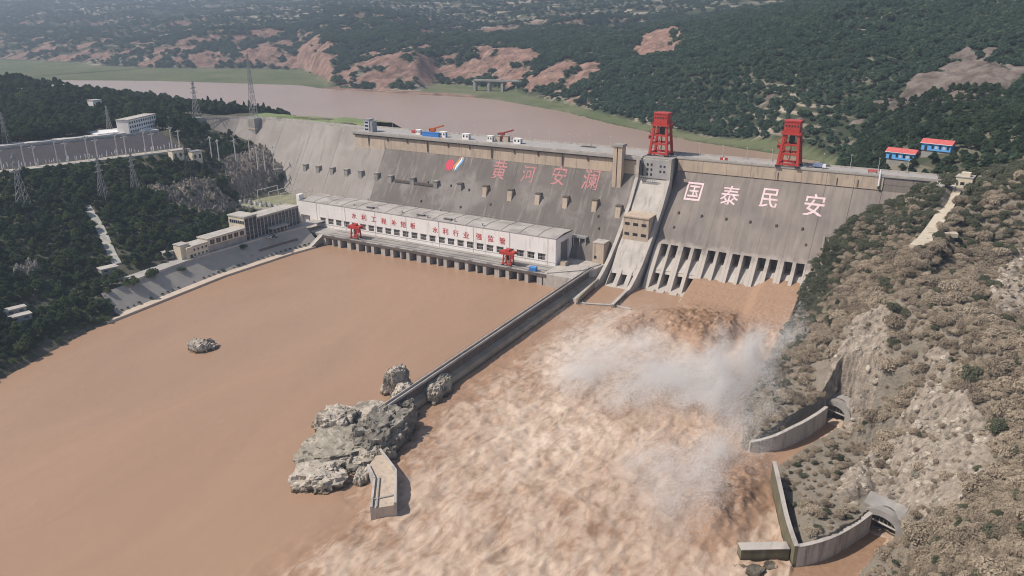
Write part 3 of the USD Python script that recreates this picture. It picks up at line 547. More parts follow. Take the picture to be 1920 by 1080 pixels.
# left half: 16 blocks behind the powerhouse, buff band on top, recessed joints between
PL = [(434, 0), (472, 61.5), (500, 61.5), (500, -4), (434, -4)]
XL0, XL1, nL = -413.0, -171.5, 16
wL = (XL1 - XL0) / nL
for i in range(nL):
    x0, x1 = XL0 + i * wL + .04, XL0 + (i + 1) * wL - .04
    lite = x1 < -378
    block(PL, x0, x1, CW if lite else CG)
    top = [(472.1, 61.6), (472.1, 70.4), (498, 70.4), (498, 61.6)] if not lite else [(471.2, 58.5), (471.6, 61.0), (472.1, 70.4), (498, 70.4), (498, 61.6), (474, 61.6)]
    block(top, x0, x1, CB, 'band_block')
obj('joint_filler', MB().box(XL0, XL1, 475, 495, -4, 70).box(XL0, XL1, 445, 476, -4, 15), CD, dam)
obj('deck', MB().box(XL0 - 1, XL1 + 1.5, 470.4, 499.5, 71.4, 73), ROAD, dam)
obj('deck_edge_beam', MB().box(XL0 - 1, XL1 + 1, 470.9, 472.4, 70.4, 71.4), CD, dam)
obj('parapet', MB().box(XL0 - 1, XL1, 470.4, 470.8, 73, 74.0), CL, dam)
obj('parapet', MB().box(XL0 - 1, XL1 + 100, 499.1, 499.5, 73, 74.1), CL, dam)
for k in range(0, 13):             # brackets under the deck, darker joints in the band
    x = XL0 + 14 + k * 19.0
    obj('bracket', winding(MB().px([(471.0, 70.4), (472.0, 70.4), (472.0, 67.6 if k % 3 else 62.5), (471.6, 67.6 if k % 3 else 62.5)], x, x + .7).done()), CD, dam)
# left wing, bending away downstream at its far end
WPT = [(-412.8, 487), (-440, 490), (-475, 492), (-510, 493), (-538, 493), (-560, 487), (-585, 472), (-612, 452), (-640, 436)]
for (xa, ya), (xb, yb) in zip(WPT[:-1], WPT[1:]):
    def cut(x, y): nx, ny = 0.0, 1.0; return [[x, y - 1.2 - 45, 0], [x, y - 1.2, 72.4], [x, y + 9, 72.4], [x, y + 9, 0]]
    a, b = cut(xa - .1, ya), cut(xb + .1, yb)
    obj('wing_block', winding(MB().add(np.vstack([a, b]), [[0, 4, 5], [0, 5, 1], [1, 5, 6], [1, 6, 2], [2, 6, 7], [2, 7, 3], [3, 7, 4], [3, 4, 0], [0, 1, 2], [0, 2, 3], [4, 6, 5], [4, 7, 6]]).done()), CW, dam)
for s_ in (0, 1):
    obj('wing_parapet', path_strip([(x, y - .9 + s_ * 9.4, 73.4) for x, y in WPT], .18, 1.1), CL, dam)
# the chute block between its two guide walls
def mid_face(z): return 433 + .66 * z
PM = [(419, -1), (423, 3), (431, 9.5), (439, 20.0), (452, 31), (mid_face(60), 60), (mid_face(60) + .2, 72.4), (500, 72.4), (500, -4), (419, -4)]
XM = [-171.0, -152.0]
mslots = [(-170.6, -166.4), (-163.6, -159.4), (-156.6, -152.6)]
PS = [(419, -1), (421, .6), (437, .6), (437, 6.5), (428.4, 6.5), (431, 9.5), (439, 20.0), (452, 31), (mid_face(60), 60), (mid_face(60) + .2, 72.4), (500, 72.4), (500, -4), (419, -4)]
cur = XM[0]
for a, b in mslots:
    if a > cur: block(PM, cur, a, CL, 'chute_block')
    block(PS, a, b, CL, 'chute_block'); cur = b
block(PM, cur, XM[1], CL, 'chute_block')
def guide(xa, xb, w, name='guide_wall'):        # xa at the crest, xb at the foot
    zs = np.array([73.6, 60, 45, 31, 22, 14, 8, 4, 1.5]); yf = np.array([mid_face(60) - 2.2, mid_face(60) - 2.4, mid_face(45) - 2.4, 449, 441, 433, 425, 418, 410]); 
    t = np.array([0, .05, .15, .32, .5, .68, .84, .94, 1.0]); x = xa + (xb - xa) * t
    L = np.c_[x, yf, zs]; R = L + [w, 0, 0]; Lb, Rb = L.copy(), R.copy(); Lb[:, 2] -= 7; Rb[:, 2] -= 7; Lb[:, 1] += 5; Rb[:, 1] += 5
    n = len(zs); v = np.vstack([L, R, Lb, Rb]); f = []
    for i in range(n - 1):
        for p, q in ((0, 1), (1, 3), (3, 2), (2, 0)):
            f += [[p*n+i, q*n+i, q*n+i+1], [p*n+i, q*n+i+1, p*n+i+1]]
    f += [[0, 2*n, 3*n], [0, 3*n, n], [n-1, 2*n-1, 4*n-1], [n-1, 4*n-1, 3*n-1]]
    return obj(name, winding(trimesh.Trimesh(v, f, process=False)), CL, dam)
guide(-173.2, -176.5, 2.2); guide(-151.9, -154.6, 2.3)
# the house on the chute with two rows of windows
hz0, hz1, hy = 25.6, 39.5, 444.6
house = obj('gate_house', MB().box(-170.2, -153.2, hy, 462, hz0 - 6, hz1).box(-170.6, -152.9, hy - .5, 463, hz1, hz1 + .8), CB, dam)
for r in range(2):
    for k in range(3):
        xc = -167.5 + k * 5.6
        obj('window', MB().box(xc - 1.6, xc + 1.6, hy - .12, hy + .1, hz0 + 2.2 + r * 6.6, hz0 + 4.0 + r * 6.6), GLASS, house)
# grey upper wall of the chute with its windows, hoist frames and fence
upper = obj('upper_wall', MB().box(-170.8, -152.2, mid_face(60) - .9, mid_face(60), 60.2, 72.2), M('pale_grey_panel', (.36, .34, .325), (.30, .285, .27), .3), dam)
for r in range(3):
    for k in range(2): obj('window', MB().box(-166.3 + k * 2.6, -165.2 + k * 2.6, mid_face(60) - 1.05, mid_face(60) - .85, 61.8 + r * 3.2, 63.4 + r * 3.2), GLASS, upper)
for r in range(2):
    for k in range(2): obj('window', MB().box(-157.6 + k * 2.6, -156.4 + k * 2.6, mid_face(60) - 1.05, mid_face(60) - .85, 64.4 + r * 3.4, 65.6 + r * 3.4), GLASS, upper)
obj('hoist_frame', MB().box(-170.4, -168.6, mid_face(60) - 3.4, mid_face(60) - .9, 60.2, 69.5), DARK, dam)
fb_ = MB()
for k in range(8): fb_.bar((-169.5 + 1.4 * k, mid_face(60) - 3.6, 58.2), (-169.5 + 1.4 * k, mid_face(60) - 3.6, 61.4), .28)
fb_.bar((-170, mid_face(60) - 3.6, 61.4), (-158.5, mid_face(60) - 3.6, 61.4), .35).bar((-170, mid_face(60) - 3.6, 59.6), (-158.5, mid_face(60) - 3.6, 59.6), .25)
obj('fence', fb_, STEEL, dam)
# right half: deep outlets in pairs, some with bottom sluices below them
FULL = [(427.0, -1), (428, 0), (484, 64), (484.05, 70.6), (500, 70.6), (500, -4), (427, -4)]
SLOT = [(426, -1), (429, 1.8), (448, 16), (460, 16), (460, 24.0), (449, 24.0), (484, 64), (484.05, 70.6), (500, 70.6), (500, -4), (426, -4)]
SLOT2 = [(423, -1), (425, .2), (436, 1.5), (449, 1.5), (449, 8.0), (437.4, 8.0), (438.6, 9.4), (448, 16), (460, 16), (460, 24.0), (449, 24.0), (484, 64), (484.05, 70.6), (500, 70.6), (500, -4), (423, -4)]
gw = 2.35
edges = [-149.4] + [(GATES[2*k+1] + GATES[2*k+2]) / 2 for k in range(5)] + [GATES[11] + 3.4]
for b in range(6):
    cur = edges[b] + .04
    for g in GATES[2*b:2*b+2]:
        block(FULL, cur, g - gw, CR, 'spillway_block'); block(SLOT2 if b < 2 else SLOT, g - gw, g + gw, CR, 'sluice_chute'); block([(438.7, 9.6), (447.8, 15.85), (447.7, 16.1), (438.6, 9.85)] if b < 2 else [(429.3, 2.1), (447.8, 15.9), (447.6, 16.12), (429.0, 2.3)], g - gw + .02, g + gw - .02, CL, 'chute_floor'); cur = g + gw
    block(FULL, cur, edges[b+1] - .04, CR, 'spillway_block')
xe = np.linspace(edges[-1], 4, 5)
for a, b in zip(xe[:-1], xe[1:]): block(FULL, a + .1, b - .1, CR, 'abutment_block')
edR = list(edges) + list(xe[1:])
for a, b in zip(edR[:-1], edR[1:]):
    block([(483.6, 64.6), (483.6, 72.2), (498, 72.2), (498, 64.6)] if b < -20 else [(483.9, 68), (483.9, 72.2), (498, 72.2), (498, 68)], a + .08, b - .08, CB if b < -20 else CR, 'band_block')
for k, x in enumerate((-86.0, -52.0, -40.5)): obj('joint', MB().box(x, x + .45, 483.3, 483.9, 65.2, 69.4), CD, dam)
obj('deck', MB().box(-150.5, 5, 483.3, 499.5, 72.25, 73), ROAD, dam)
obj('parapet', MB().box(-150.4, 5, 483.3, 483.7, 73, 73.9), CL, dam); obj('parapet', MB().box(-72, 5, 499.1, 499.5, 73, 74.0), CL, dam)
obj('deck', MB().box(-171, -150.6, 474, 499.4, 72.45, 73), CM, dam)
obj('joint_filler', MB().box(-149, 2, 486, 497, -4, 70), CD, dam)
def on(px, py, right, out=0.0):
    return on_face(px, py, right)
for px_, py_ in ((1273, 397), (1316, 403), (1362, 408.5), (1407, 414), (1456, 421), (1505, 427)):    # small vent niches with their hoods
    p = on(px_, py_, True); y = p[1]; z = p[2]
    obj('vent', winding(MB().px([(y - .875 * 1.6, z - 1.5), (y - .875 * 1.6, z + .3), (y + .3, z + .3)], p[0] - .5, p[0] + .5).done()), CD, dam)
for px_, py_, r in ((1264, 425, 1), (1617 - 106, 458, 1), (880, 355, 0), (846, 347, 0), (803, 341, 0), (1122, 404, 0), (920, 382, 0), (790, 376, 0), (864, 387, 0), (1123, 427, 0)):
    p = on(px_, py_, bool(r)); obj('drain_opening', winding(MB().px([(p[1] - 1.0, p[2] - 1.2), (p[1] - 1.0 , p[2] + .4), (p[1] + .4, p[2] + .5)], p[0] - .45, p[0] + .45).done()), CD, dam)
# pedestals along the left face
PED = [(577.5, 307), (601.7, 310), (628, 313), (655, 316), (681.7, 319), (711.7, 323), (737.5, 328), (779, 332), (823, 338), (868, 342.5), (916, 347), (963, 354), (1015, 361), (1066.7, 367), (1121.7, 373), (1166, 384)]
for k, (px_, py_) in enumerate(PED):
    p = on(px_, py_, False); fl = face_left
    if p[0] < -413:                  # these stand on the wing's face
        fl = lambda z: np.interp(p[0], [a for a, _ in WPT[::-1]], [b for _, b in WPT[::-1]]) - 1.2 - 45 * (72.4 - z) / 72.4
        for _ in range(6): p = aty(px_, py_, fl(p[2]))
    z = p[2] - .5; yf = fl(z) - 3.4; x = p[0] - 1.0
    hh = 3.4 / .618 if k < 10 else 7.5
    pe = obj('pedestal', winding(MB().px([(yf, z), (fl(z) + 1, z), (fl(z - hh) + 1, z - hh), (min(yf, fl(z - hh)), z - hh)], x - 1.7, x + 1.7).done()), CM if k < 10 else CB, dam)
    obj('cap', MB().box(x - 2.0, x + 2.0, yf - .4, fl(z) + .6, z, z + .6), CD if k > 8 else CM, pe)
pa, pb = on(741, 338, False), on(815, 349, False)
obj('gallery_recess', winding(MB().px([(pa[1] - 1.3, pa[2] - .9), (pa[1] - 1.3, pa[2] + .9), (pa[1] + .8, pa[2] + .9), (pa[1] - .2, pa[2] - .9)], pa[0], pb[0]).done()), CD, dam)
# painted characters
G = {
 '黄': '-50,13 -50,21 -22,22 -22,31 -42,31 -42,39 -23,40 -22,49 -13,49 -12,40 13,40 13,49 23,49 23,40 43,40 43,31 23,31 23,22 50,21 50,13 5,12 5,6 39,5 39,-34 16,-34 47,-46 49,-49 31,-49 11,-41 10,-40 14,-34 -16,-34 -8,-40 -21,-47 -26,-49 -49,-49 -49,-48 -29,-41 -17,-34 -38,-34 -38,5 -5,5 -5,12/5,-26 29,-26 29,-18 5,-18/5,-10 29,-10 29,-2 5,-2/-13,22 13,21 13,30 -12,31/-29,-26 -5,-26 -5,-18 -28,-18/-29,-10 -5,-10 -5,-2 -28,-2',
 '河': '-45,41 -41,46 -21,36 -20,41 50,41 50,32 41,32 41,-43 40,-46 10,-46 8,-43 32,-41 32,32 -21,32 -26,28 -44,39;-14,19 20,19 20,-21 -5,-21 -6,-29 -14,-29/12,10 -6,10 -6,-13 12,-13;-47,-44 -28,-10 -26,-9 -20,-16 -36,-44 -37,-46 -45,-46;-50,11 -45,18 -25,6 -31,-1',
 '安': '-49,-3 -49,6 -19,6 -9,24 0,22 -7,6 49,6 49,-3 27,-4 22,-16 12,-29 38,-41 47,-47 44,-50 31,-50 4,-36 -6,-43 -23,-50 -46,-50 -47,-46 -24,-40 -8,-32 -35,-21 -25,-3/-20,-16 2,-25 11,-14 16,-4 -12,-3;-46,37 -6,37 -10,48 -1,50 6,37 46,37 46,13 36,13 36,28 -36,28 -37,13 -46,12',
 '澜': '3,44 50,44 49,-49 28,-49 27,-47 27,-46 42,-45 42,36 3,36;-23,-49 -23,25 -14,26 -14,-37 -5,-31 5,-22 -8,-20 -8,9 10,10 10,15 -8,15 -9,23 10,23 11,31 19,30 19,23 37,23 37,15 19,15 19,10 35,9 35,-21 25,-22 38,-34 39,-37 34,-41 19,-27 18,-47 10,-47 10,-27 -8,-43 -14,-37 -14,-49/23,-14 28,-14 28,-3 27,-4/18,-9 19,-9 23,3 18,3/6,2 9,-11 10,-12 11,3/-1,-14 4,-14 1,-1 1,1 3,3 -1,3;-22,44 -15,49 0,33 -7,28;-44,41 -41,46 -38,47 -29,39 -23,32 -29,27;-47,-47 -34,-12 -32,-10 -25,-16 -37,-46 -39,-49 -43,-49;-50,11 -44,17 -32,9 -28,4 -32,-2 -34,-2',
 '国': '-50,50 50,50 50,-50 -50,-50/-40,-39 39,-40 39,40 -40,40;-33,-30 -33,-21 -5,-21 -6,-3 -28,-2 -28,7 -6,7 -5,22 -31,23 -32,32 31,32 31,23 4,22 4,7 28,7 28,-2 17,-3 29,-16 25,-21 33,-21 33,-30/11,-8 16,-3 4,-3 4,-21 22,-21',
 '泰': '-50,-21 -36,-11 -27,-2 -48,-1 -49,7 -20,7 -16,13 -16,15 -38,15 -38,22 -12,22 -10,28 -10,30 -43,30 -43,37 -8,37 -5,47 4,46 3,37 43,37 43,30 0,30 -2,23 38,22 38,15 -5,15 -9,7 47,7 47,-1 24,-2 36,-12 50,-18 45,-25 29,-18 12,-1 -15,-1 -27,-15 -43,-26;-29,-18 -22,-14 -12,-24 -11,-26 -13,-28 -6,-26 -5,-4 4,-3 4,-23 10,-25 20,-13 22,-14 27,-18 17,-29 39,-41 35,-47 32,-47 5,-32 4,-47 -18,-47 -18,-44 -5,-44 -5,-34 -38,-47 -42,-39 -18,-30',
 '民': '-50,-46 -45,-39 -45,49 39,49 40,14 6,14 5,10 8,-3 48,-4 48,-12 10,-13 19,-31 26,-39 32,-42 37,-43 39,-41 41,-26 50,-30 49,-39 46,-49 20,-47 9,-35 -1,-13 -34,-13 -34,-40 -3,-32 -2,-41 -27,-49 -48,-49/-34,39 -34,23 30,23 29,39/-34,14 -34,-3 -3,-3 -5,14',
 '水': '-21,-42 -6,-42 -6,46 4,47 4,21 12,5 33,27 40,22 17,-3 31,-19 50,-33 44,-40 34,-35 19,-20 4,1 3,-46 -19,-47;-50,-35 -38,-24 -31,-14 -26,-4 -21,10 -47,11 -47,20 -16,20 -10,18 -16,-5 -27,-25 -42,-41',
 '利': '21,-45 39,-45 41,-43 41,48 50,48 50,-48 22,-49;14,-27 14,36 22,37 23,-26;-50,-31 -36,-13 -27,6 -27,7 -47,7 -47,16 -24,17 -24,34 -46,31 -48,39 -24,42 0,49 6,42 -14,36 -14,17 7,16 7,7 -14,7 -14,0 4,-15 6,-20 1,-26 -14,-12 -14,-49 -24,-49 -24,-10 -37,-30 -44,-39',
 '工': '-50,-40 -49,-32 -5,-31 -6,31 -44,32 -44,41 45,41 45,32 5,31 5,-31 50,-32 50,-41',
 '程': '-13,-40 15,-40 15,-27 -6,-27 -6,-19 15,-19 15,-8 -8,-7 -8,1 47,1 47,-7 24,-8 24,-19 45,-19 45,-27 24,-27 24,-40 49,-40 50,-46 -13,-46;-4,43 44,43 44,9 -4,9/4,17 35,17 35,35 4,35;-50,-24 -40,-9 -33,8 -33,10 -48,10 -48,18 -31,19 -31,33 -46,31 -48,38 -13,46 -9,39 -22,35 -22,18 -9,18 -9,10 -22,9 -22,4 -8,-12 -13,-18 -22,-7 -22,-46 -31,-46 -31,-9 -45,-31 -46,-31',
 '补': '9,47 19,47 19,14 22,15 25,13 50,-7 50,-9 43,-15 33,-5 19,5 19,-47 9,-47;-50,-18 -31,-1 -17,19 -47,20 -47,28 -26,29 -36,42 -29,46 -18,33 -22,28 -9,28 -4,25 -9,15 -19,1 -14,-4 -4,8 3,3 -9,-9 1,-20 -5,-26 -20,-9 -20,-47 -29,-47 -29,-12 -45,-25',
 '短': '-11,-41 7,-40 0,-17 5,-15 8,-15 10,-20 16,-36 16,-38 10,-40 23,-41 32,-14 34,-14 41,-15 41,-18 32,-40 49,-41 50,-48 -11,-48;-6,43 48,43 49,35 -6,35;-3,23 45,24 45,-11 -3,-12/5,-2 35,-3 35,15 6,15;-50,-44 -38,-29 -32,-6 -32,-4 -49,-3 -49,5 -31,6 -32,24 -36,24 -43,8 -50,12 -44,29 -40,48 -37,48 -32,47 -34,33 -9,33 -10,24 -23,24 -23,6 -8,5 -8,-3 -23,-4 -24,-12 -11,-28 -9,-34 -15,-40 -26,-22 -33,-38 -40,-48 -48,-48',
 '板': '-20,-47 -14,-34 -9,-15 -8,37 19,39 41,45 46,37 29,33 1,29 1,16 39,16 44,15 39,-8 28,-28 35,-36 50,-45 48,-47 35,-47 22,-35 8,-47 -5,-47 -7,-45 9,-36 17,-27 8,-10 3,7 1,7 -2,-24 -7,-41 -10,-47/12,7 17,-9 23,-19 29,-9 34,7;-50,-22 -41,-5 -33,18 -47,18 -47,27 -33,27 -33,47 -24,47 -24,27 -11,27 -11,18 -24,18 -11,-4 -17,-10 -24,2 -24,-47 -33,-47 -33,-6 -45,-30',
 '行': '-11,3 -11,11 50,11 50,3 34,2 33,-47 7,-47 5,-44 20,-44 25,-42 25,2;-6,40 47,40 47,32 -6,32;-50,-9 -32,8 -20,24 -12,21 -23,4 -23,-47 -32,-47 -33,-7 -43,-16;-49,23 -38,32 -24,47 -15,44 -28,29 -42,17 -44,16',
 '业': '-50,-39 -19,-39 -19,49 -9,49 -9,-39 9,-39 9,49 18,49 18,-39 49,-39 50,-48 -50,-49;20,-16 38,23 47,21 44,12 29,-19 27,-20;-47,20 -46,22 -38,23 -27,-2 -23,-16 -32,-19',
 '强': '-12,-45 -13,-38 14,-36 13,-23 -9,-22 -9,8 14,9 13,17 -6,17 -6,45 41,45 42,17 23,17 22,9 45,8 45,-22 37,-23 46,-36 50,-45 41,-45 40,-44 24,-45/35,-14 36,0 22,0 22,-14/22,-36 35,-35 30,-26 36,-23 22,-23/2,25 32,25 33,37 3,37/0,-14 13,-14 13,0 0,0;-50,-12 -46,21 -22,21 -22,37 -48,37 -48,45 -14,45 -14,13 -38,12 -40,0 -39,-4 -14,-4 -17,-36 -20,-45 -42,-45 -43,-43 -43,-41 -30,-42 -28,-40 -25,-29 -24,-13',
 '监': '-50,-42 -38,-41 -37,-11 39,-11 39,-41 50,-42 50,-48 -50,-48/16,-41 29,-41 29,-19 16,-19/-7,-41 7,-41 7,-19 -6,-19/-29,-41 -15,-41 -15,-19 -29,-19;-8,6 1,19 6,30 12,48 21,46 18,33 49,33 48,24 14,24 7,11 -1,1;14,12 17,16 22,18 37,6 43,-1 37,-6 35,-6;-21,-5 -21,48 -11,48 -11,-5;-42,44 -33,44 -34,-2 -42,-1',
 '管': '-50,23 -43,33 -37,49 -27,48 -29,40 0,39 0,33 -16,32 -12,23 -19,20 -21,20 -27,33 -33,32 -42,19;-44,18 -4,18 -6,25 0,26 8,41 10,49 19,48 18,40 50,40 50,33 31,32 36,23 30,20 20,33 14,33 7,23 4,23 7,18 47,18 47,-2 38,-2 37,10 -34,10 -35,-2 -44,-2;-32,4 33,4 33,-19 -22,-19 -22,-25 40,-26 40,-49 -32,-49/-22,-43 30,-43 30,-34 -22,-34/-22,-12 24,-12 25,-4 -22,-3',
}
from shapely.geometry import Polygon as _P
def glyph(ch):
    out = []
    for poly in G[ch].split(';'):
        rings = [[tuple(map(float, q.split(','))) for q in r.split()] for r in poly.split('/')]
        g = _P(rings[0], rings[1:]).buffer(0); out += list(getattr(g, 'geoms', [g]))
    return out
def letter_mesh(polys, origin, ux, uy, size, thick=.12):   # flat characters standing a little proud of the surface
    mb = MB(); n = np.cross(ux, uy)
    if n[1] > 0: n = -n
    for g in polys:
        k = MB().pz(g, 0, 1).done(); v = k.vertices; flip = np.dot(np.cross(ux, uy), n) < 0
        w = origin + (v[:, :1] * ux + v[:, 1:2] * uy) * size / 100 + v[:, 2:] * n * thick
        mb.add(w, k.faces)
    return winding(mb.done())
def slope_dirs(right):
    k = .875 if right else .618; u = np.array([0, k, 1.0]); return np.array([1.0, 0, 0]), u / np.linalg.norm(u)
for ch, px_, py_, r, m, sz in (('黄', 937, 318, 0, PINK, 14.0), ('河', 991, 326, 0, PINK, 13.0), ('安', 1049, 329, 0, PINK, 13.5), ('澜', 1108, 336, 0, PINK, 14.5),
                               ('国', 1301, 359, 1, PALE, 13.0), ('泰', 1369, 366, 1, PALE, 14.0), ('民', 1443, 371, 1, PALE, 13.0), ('安', 1527, 384, 1, PALE, 14.5)):
    ux, uy = slope_dirs(r); p = on(px_, py_, bool(r)); nn = np.cross(ux, uy); nn = -nn if nn[1] > 0 else nn
    uy2 = uy * 1.02; ux2 = ux * .80
    pp = obj('painted_character', letter_mesh(glyph(ch), p + nn * .03, ux2, uy2, sz, .10), m, dam); tag(pp, ('pink' if not r else 'pale pink') + ' painted character ' + ch)
# emblem: a red ball with an orange, a white and a blue ribbon rising from it
p = on(853, 308, False); ux, uy = slope_dirs(0); nn = np.cross(ux, uy); nn = -nn if nn[1] > 0 else nn
def swoosh(x0, dx, w):
    t = np.linspace(0, 1, 14); x = x0 + dx * t + 12 * np.sin(t * 6.28) * -.35; y = -38 + 88 * t; hw = w * np.sin(t * 3.14) ** .6 + .5
    return [_P(list(zip(x - hw, y)) + list(zip((x + hw)[::-1], y[::-1]))).buffer(0)]
ball = [_P([(-34 + 30 * math.cos(a), -8 + 34 * math.sin(a)) for a in np.linspace(0, 6.283, 28)[:-1]])]
emb = obj('emblem', letter_mesh(ball, p + nn * .03, ux * .95, uy, 13, .10), M('emblem_red', (.60, .06, .10)), dam); tag(emb, 'round red emblem with rising ribbons')
for x0, m in ((-2, M('emblem_orange', (.62, .26, .08))), (12, M('emblem_white', (.8, .76, .72))), (24, M('emblem_blue', (.16, .36, .62)))):
    obj('ribbon', letter_mesh(swoosh(x0, 26, 6), p + nn * (.05 + x0 * .001), ux * .95, uy, 13, .10), m, emb)
# ------------------------------------------------------------------ tower and lift on the crest
x = -185.0
tw = thing('gate_tower', 'tall slotted buff concrete tower standing on the edge of the dam crest', 'tower', (x, 468, 50))
obj('column', MB().box(-3.1, -.55, -1.5, 5, -1, 29.5), CB, tw); obj('column', MB().box(.15, 3.1, -1.5, 5, -1, 29.5), CB, tw)
obj('slot_back', MB().box(-.55, .15, .2, 4.8, -1, 29), CD, tw); obj('cap', MB().box(-3.7, 3.7, -2.1, 5.6, 29.5, 30.6).box(-3.3, 3.3, -1.7, 5.2, 30.6, 31.0), CM, tw)
lt = thing('lift_tower', 'silver clad lift tower at the far left end of the dam deck', 'tower', (-401, 477, 73))
obj('shaft', MB().box(-3.4, 1.6, -3, 3, 0, 9.4), SILVER, lt); obj('shaft', MB().box(2.1, 4.6, -2.6, 3, 0, 8.6), STEEL, lt); obj('roof', MB().box(-3.7, 1.9, -3.3, 3.3, 9.4, 10), CM, lt)
for k in range(3): obj('window', MB().box(-2.6, .8, -3.08, -2.95, 1.4 + 2.7 * k, 2.7 + 2.7 * k), GLASS, lt)

# ------------------------------------------------------------------ gantry cranes on the crest
def gate_crane(loc, label, flip):
    c_ = thing('gate_crane', label, 'gantry crane', loc, 0, 'red gate cranes on the crest')
    W, D, Hh = 5.2, 5.0, 19.5
    for sx in (-1, 1):
        for sy in (-1, 1):
            obj('leg', MB().bar((sx * W * 1.12, sy * D * 1.12, .9), (sx * W * .80, sy * D * .80, Hh), 1.5), RED, c_)
            obj('bogie', MB().box(sx * W * 1.12 - 1.3, sx * W * 1.12 + 1.3, sy * D * 1.12 - .8, sy * D * 1.12 + .8, 0, 1.1), DARK, c_)
    for h, t in ((1.9, 1.3), (8.0, 1.2), (13.4, 1.1)):
        k = 1.12 - .32 * h / Hh
        for s_ in (-1, 1):
            obj('cross_beam', MB().bar((-W * k, s_ * D * k, h), (W * k, s_ * D * k, h), 1.0, t), RED, c_)
            obj('side_beam', MB().bar((s_ * W * k, -D * k, h + .1), (s_ * W * k, D * k, h + .1), .9, t * .9), RED, c_)
    obj('top_platform', MB().box(-W - .6, W + .6, -D - .6, D + .6, Hh, Hh + 1.1), RED, c_)
    r_ = MB()
    for s_ in (-1, 1):
        for h in (1.6, 2.2): r_.bar((-W - .5, s_ * (D + .5), Hh + h), (W + .5, s_ * (D + .5), Hh + h), .12).bar((s_ * (W + .5), -D - .5, Hh + h), (s_ * (W + .5), D + .5, Hh + h), .12)
        for k in range(7): r_.bar((-W - .5 + k * (2 * W + 1) / 6, s_ * (D + .5), Hh + 1.1), (-W - .5 + k * (2 * W + 1) / 6, s_ * (D + .5), Hh + 2.2), .12)
    obj('railing', r_, RED, c_)
    hs = obj('machine_house', MB().box(-W + .5, W - .9, -D + .6, D - .8, Hh + 1.1, Hh + 7.6), RED, c_)
    obj('roof', MB().box(-W + .2, W - .6, -D + .3, D - .5, Hh + 7.6, Hh + 8.3), RED, hs)
    for k in range(5): obj('window', MB().box(-W + 1.3 + k * 1.7, -W + 2.1 + k * 1.7, -D + .5, -D + .7, Hh + 4.6, Hh + 5.8), DARK, hs)
    cb_ = obj('cabin', MB().box(-W - 2.4, -W - .3, -D + .5, -D + 3, 10.6, 13.2), RED, c_); obj('window', MB().box(-W - 2.2, -W - .6, -D + .42, -D + .55, 11.6, 12.7), GLASS, cb_)
    obj('boom', MB().bar((-W * .9, 0, 10), (-W - 3.5, -1, 15.5), .5).bar((-W * .8, 0, 18), (-W - 3.5, -1, 15.5), .3), RED, c_)
    obj('ladder', MB().bar((W * .3, -D * 1.05, 2), (-W * .3, -D * .95, 8), .35).bar((-W * .3, -D * .95, 8), (W * .3, -D * .9, 13.4), .35), RED, c_)
    obj('hoist', MB().box(-1.4, 1.4, -1.4, 1.4, 14, 18.5).box(-.25, .25, -.25, .25, 4, 14), DARK, c_)
    return c_
gate_crane((-162.6, 483.5 + 3.5, 73.0), 'red gate crane over the chute block beside the buff tower', 0)
gate_crane((-80.9, 484 + 4.6, 73.0), 'red gate crane standing alone towards the right end of the crest', 1)
def deck_crane(px_, py_, label, m, turn):
    p = at(px_, py_, 73.0); c_ = thing('small_crane', label, 'crane', (p[0], p[1], 73), turn)
    obj('base', MB().cbox((0, 0, 0), (3.2, 3.0, 2.4), 0, .85), m, c_)
    obj('body', MB().cbox((0, 0, 2.4), (4.0, 3.2, 2.6), 0, .92), m, c_); cb_ = obj('cabin', MB().box(-2.8, -1.6, -1.3, .4, 2.2, 4.6), m, c_)
    obj('window', MB().box(-2.7, -1.7, -1.38, -1.28, 3.3, 4.3), GLASS, cb_)
    obj('boom', MB().bar((.2, 0, 4.4), (9.0, 0, 7.0), 1.4, 1.1), m, c_); obj('counterweight', MB().box(-3.6, -2.0, .5, 1.6, 2.5, 4.4), m, c_)
deck_crane(812, 252, 'orange small crane behind the blue container on the deck', ORANGE, .25)
deck_crane(941, 261, 'dark red small crane between buff blocks on the deck', M('dull_red', (.34, .06, .045)), .25)
def cabin(px_, py_, l, w, h, label, m, roof=WHITE, win=True, z=73.0, name='cabin', cat='cabin', rot=0.):
    p = at(px_, py_, z); c_ = thing(name, label, cat, p, rot); b = obj('body', MB().box(-l/2, l/2, -w/2, w/2, 0, h), m, c_)
    obj('roof', MB().box(-l/2 - .15, l/2 + .15, -w/2 - .15, w/2 + .15, h, h + .25), roof, c_)
    if win:
        n = max(1, int(l / 2))
        for k in range(n): obj('window', MB().box(-l/2 + (k + .3) * l / n, -l/2 + (k + .75) * l / n, -w/2 - .05, -w/2 + .05, h * .4, h * .78), GLASS, c_)
        obj('door', MB().box(l/2 - .02, l/2 + .05, -.5, .5, 0, h * .8), BLUE, c_)
    return c_
cabin(786, 252, 4.2, 3.2, 3.6, 'white cabin touching the left end of the blue container', WHITE)
cabin(809, 256, 15, 3.0, 3.0, 'long blue container on the dam deck between two white cabins', BLUE, BLUE, False, name='container', cat='container')
cabin(832, 257, 5.2, 3.6, 4.0, 'white cabin touching the right end of the blue container', WHITE)
cabin(875, 261, 5.6, 3.8, 4.0, 'lone white cabin midway between the two small cranes', WHITE)
cabin(920, 265, 4.6, 3.4, 4.0, 'white cabin just left of the buff deck blocks', WHITE)
cabin(971, 269, 5.8, 3.6, 3.6, 'white cabin right of the dark red small crane', WHITE)
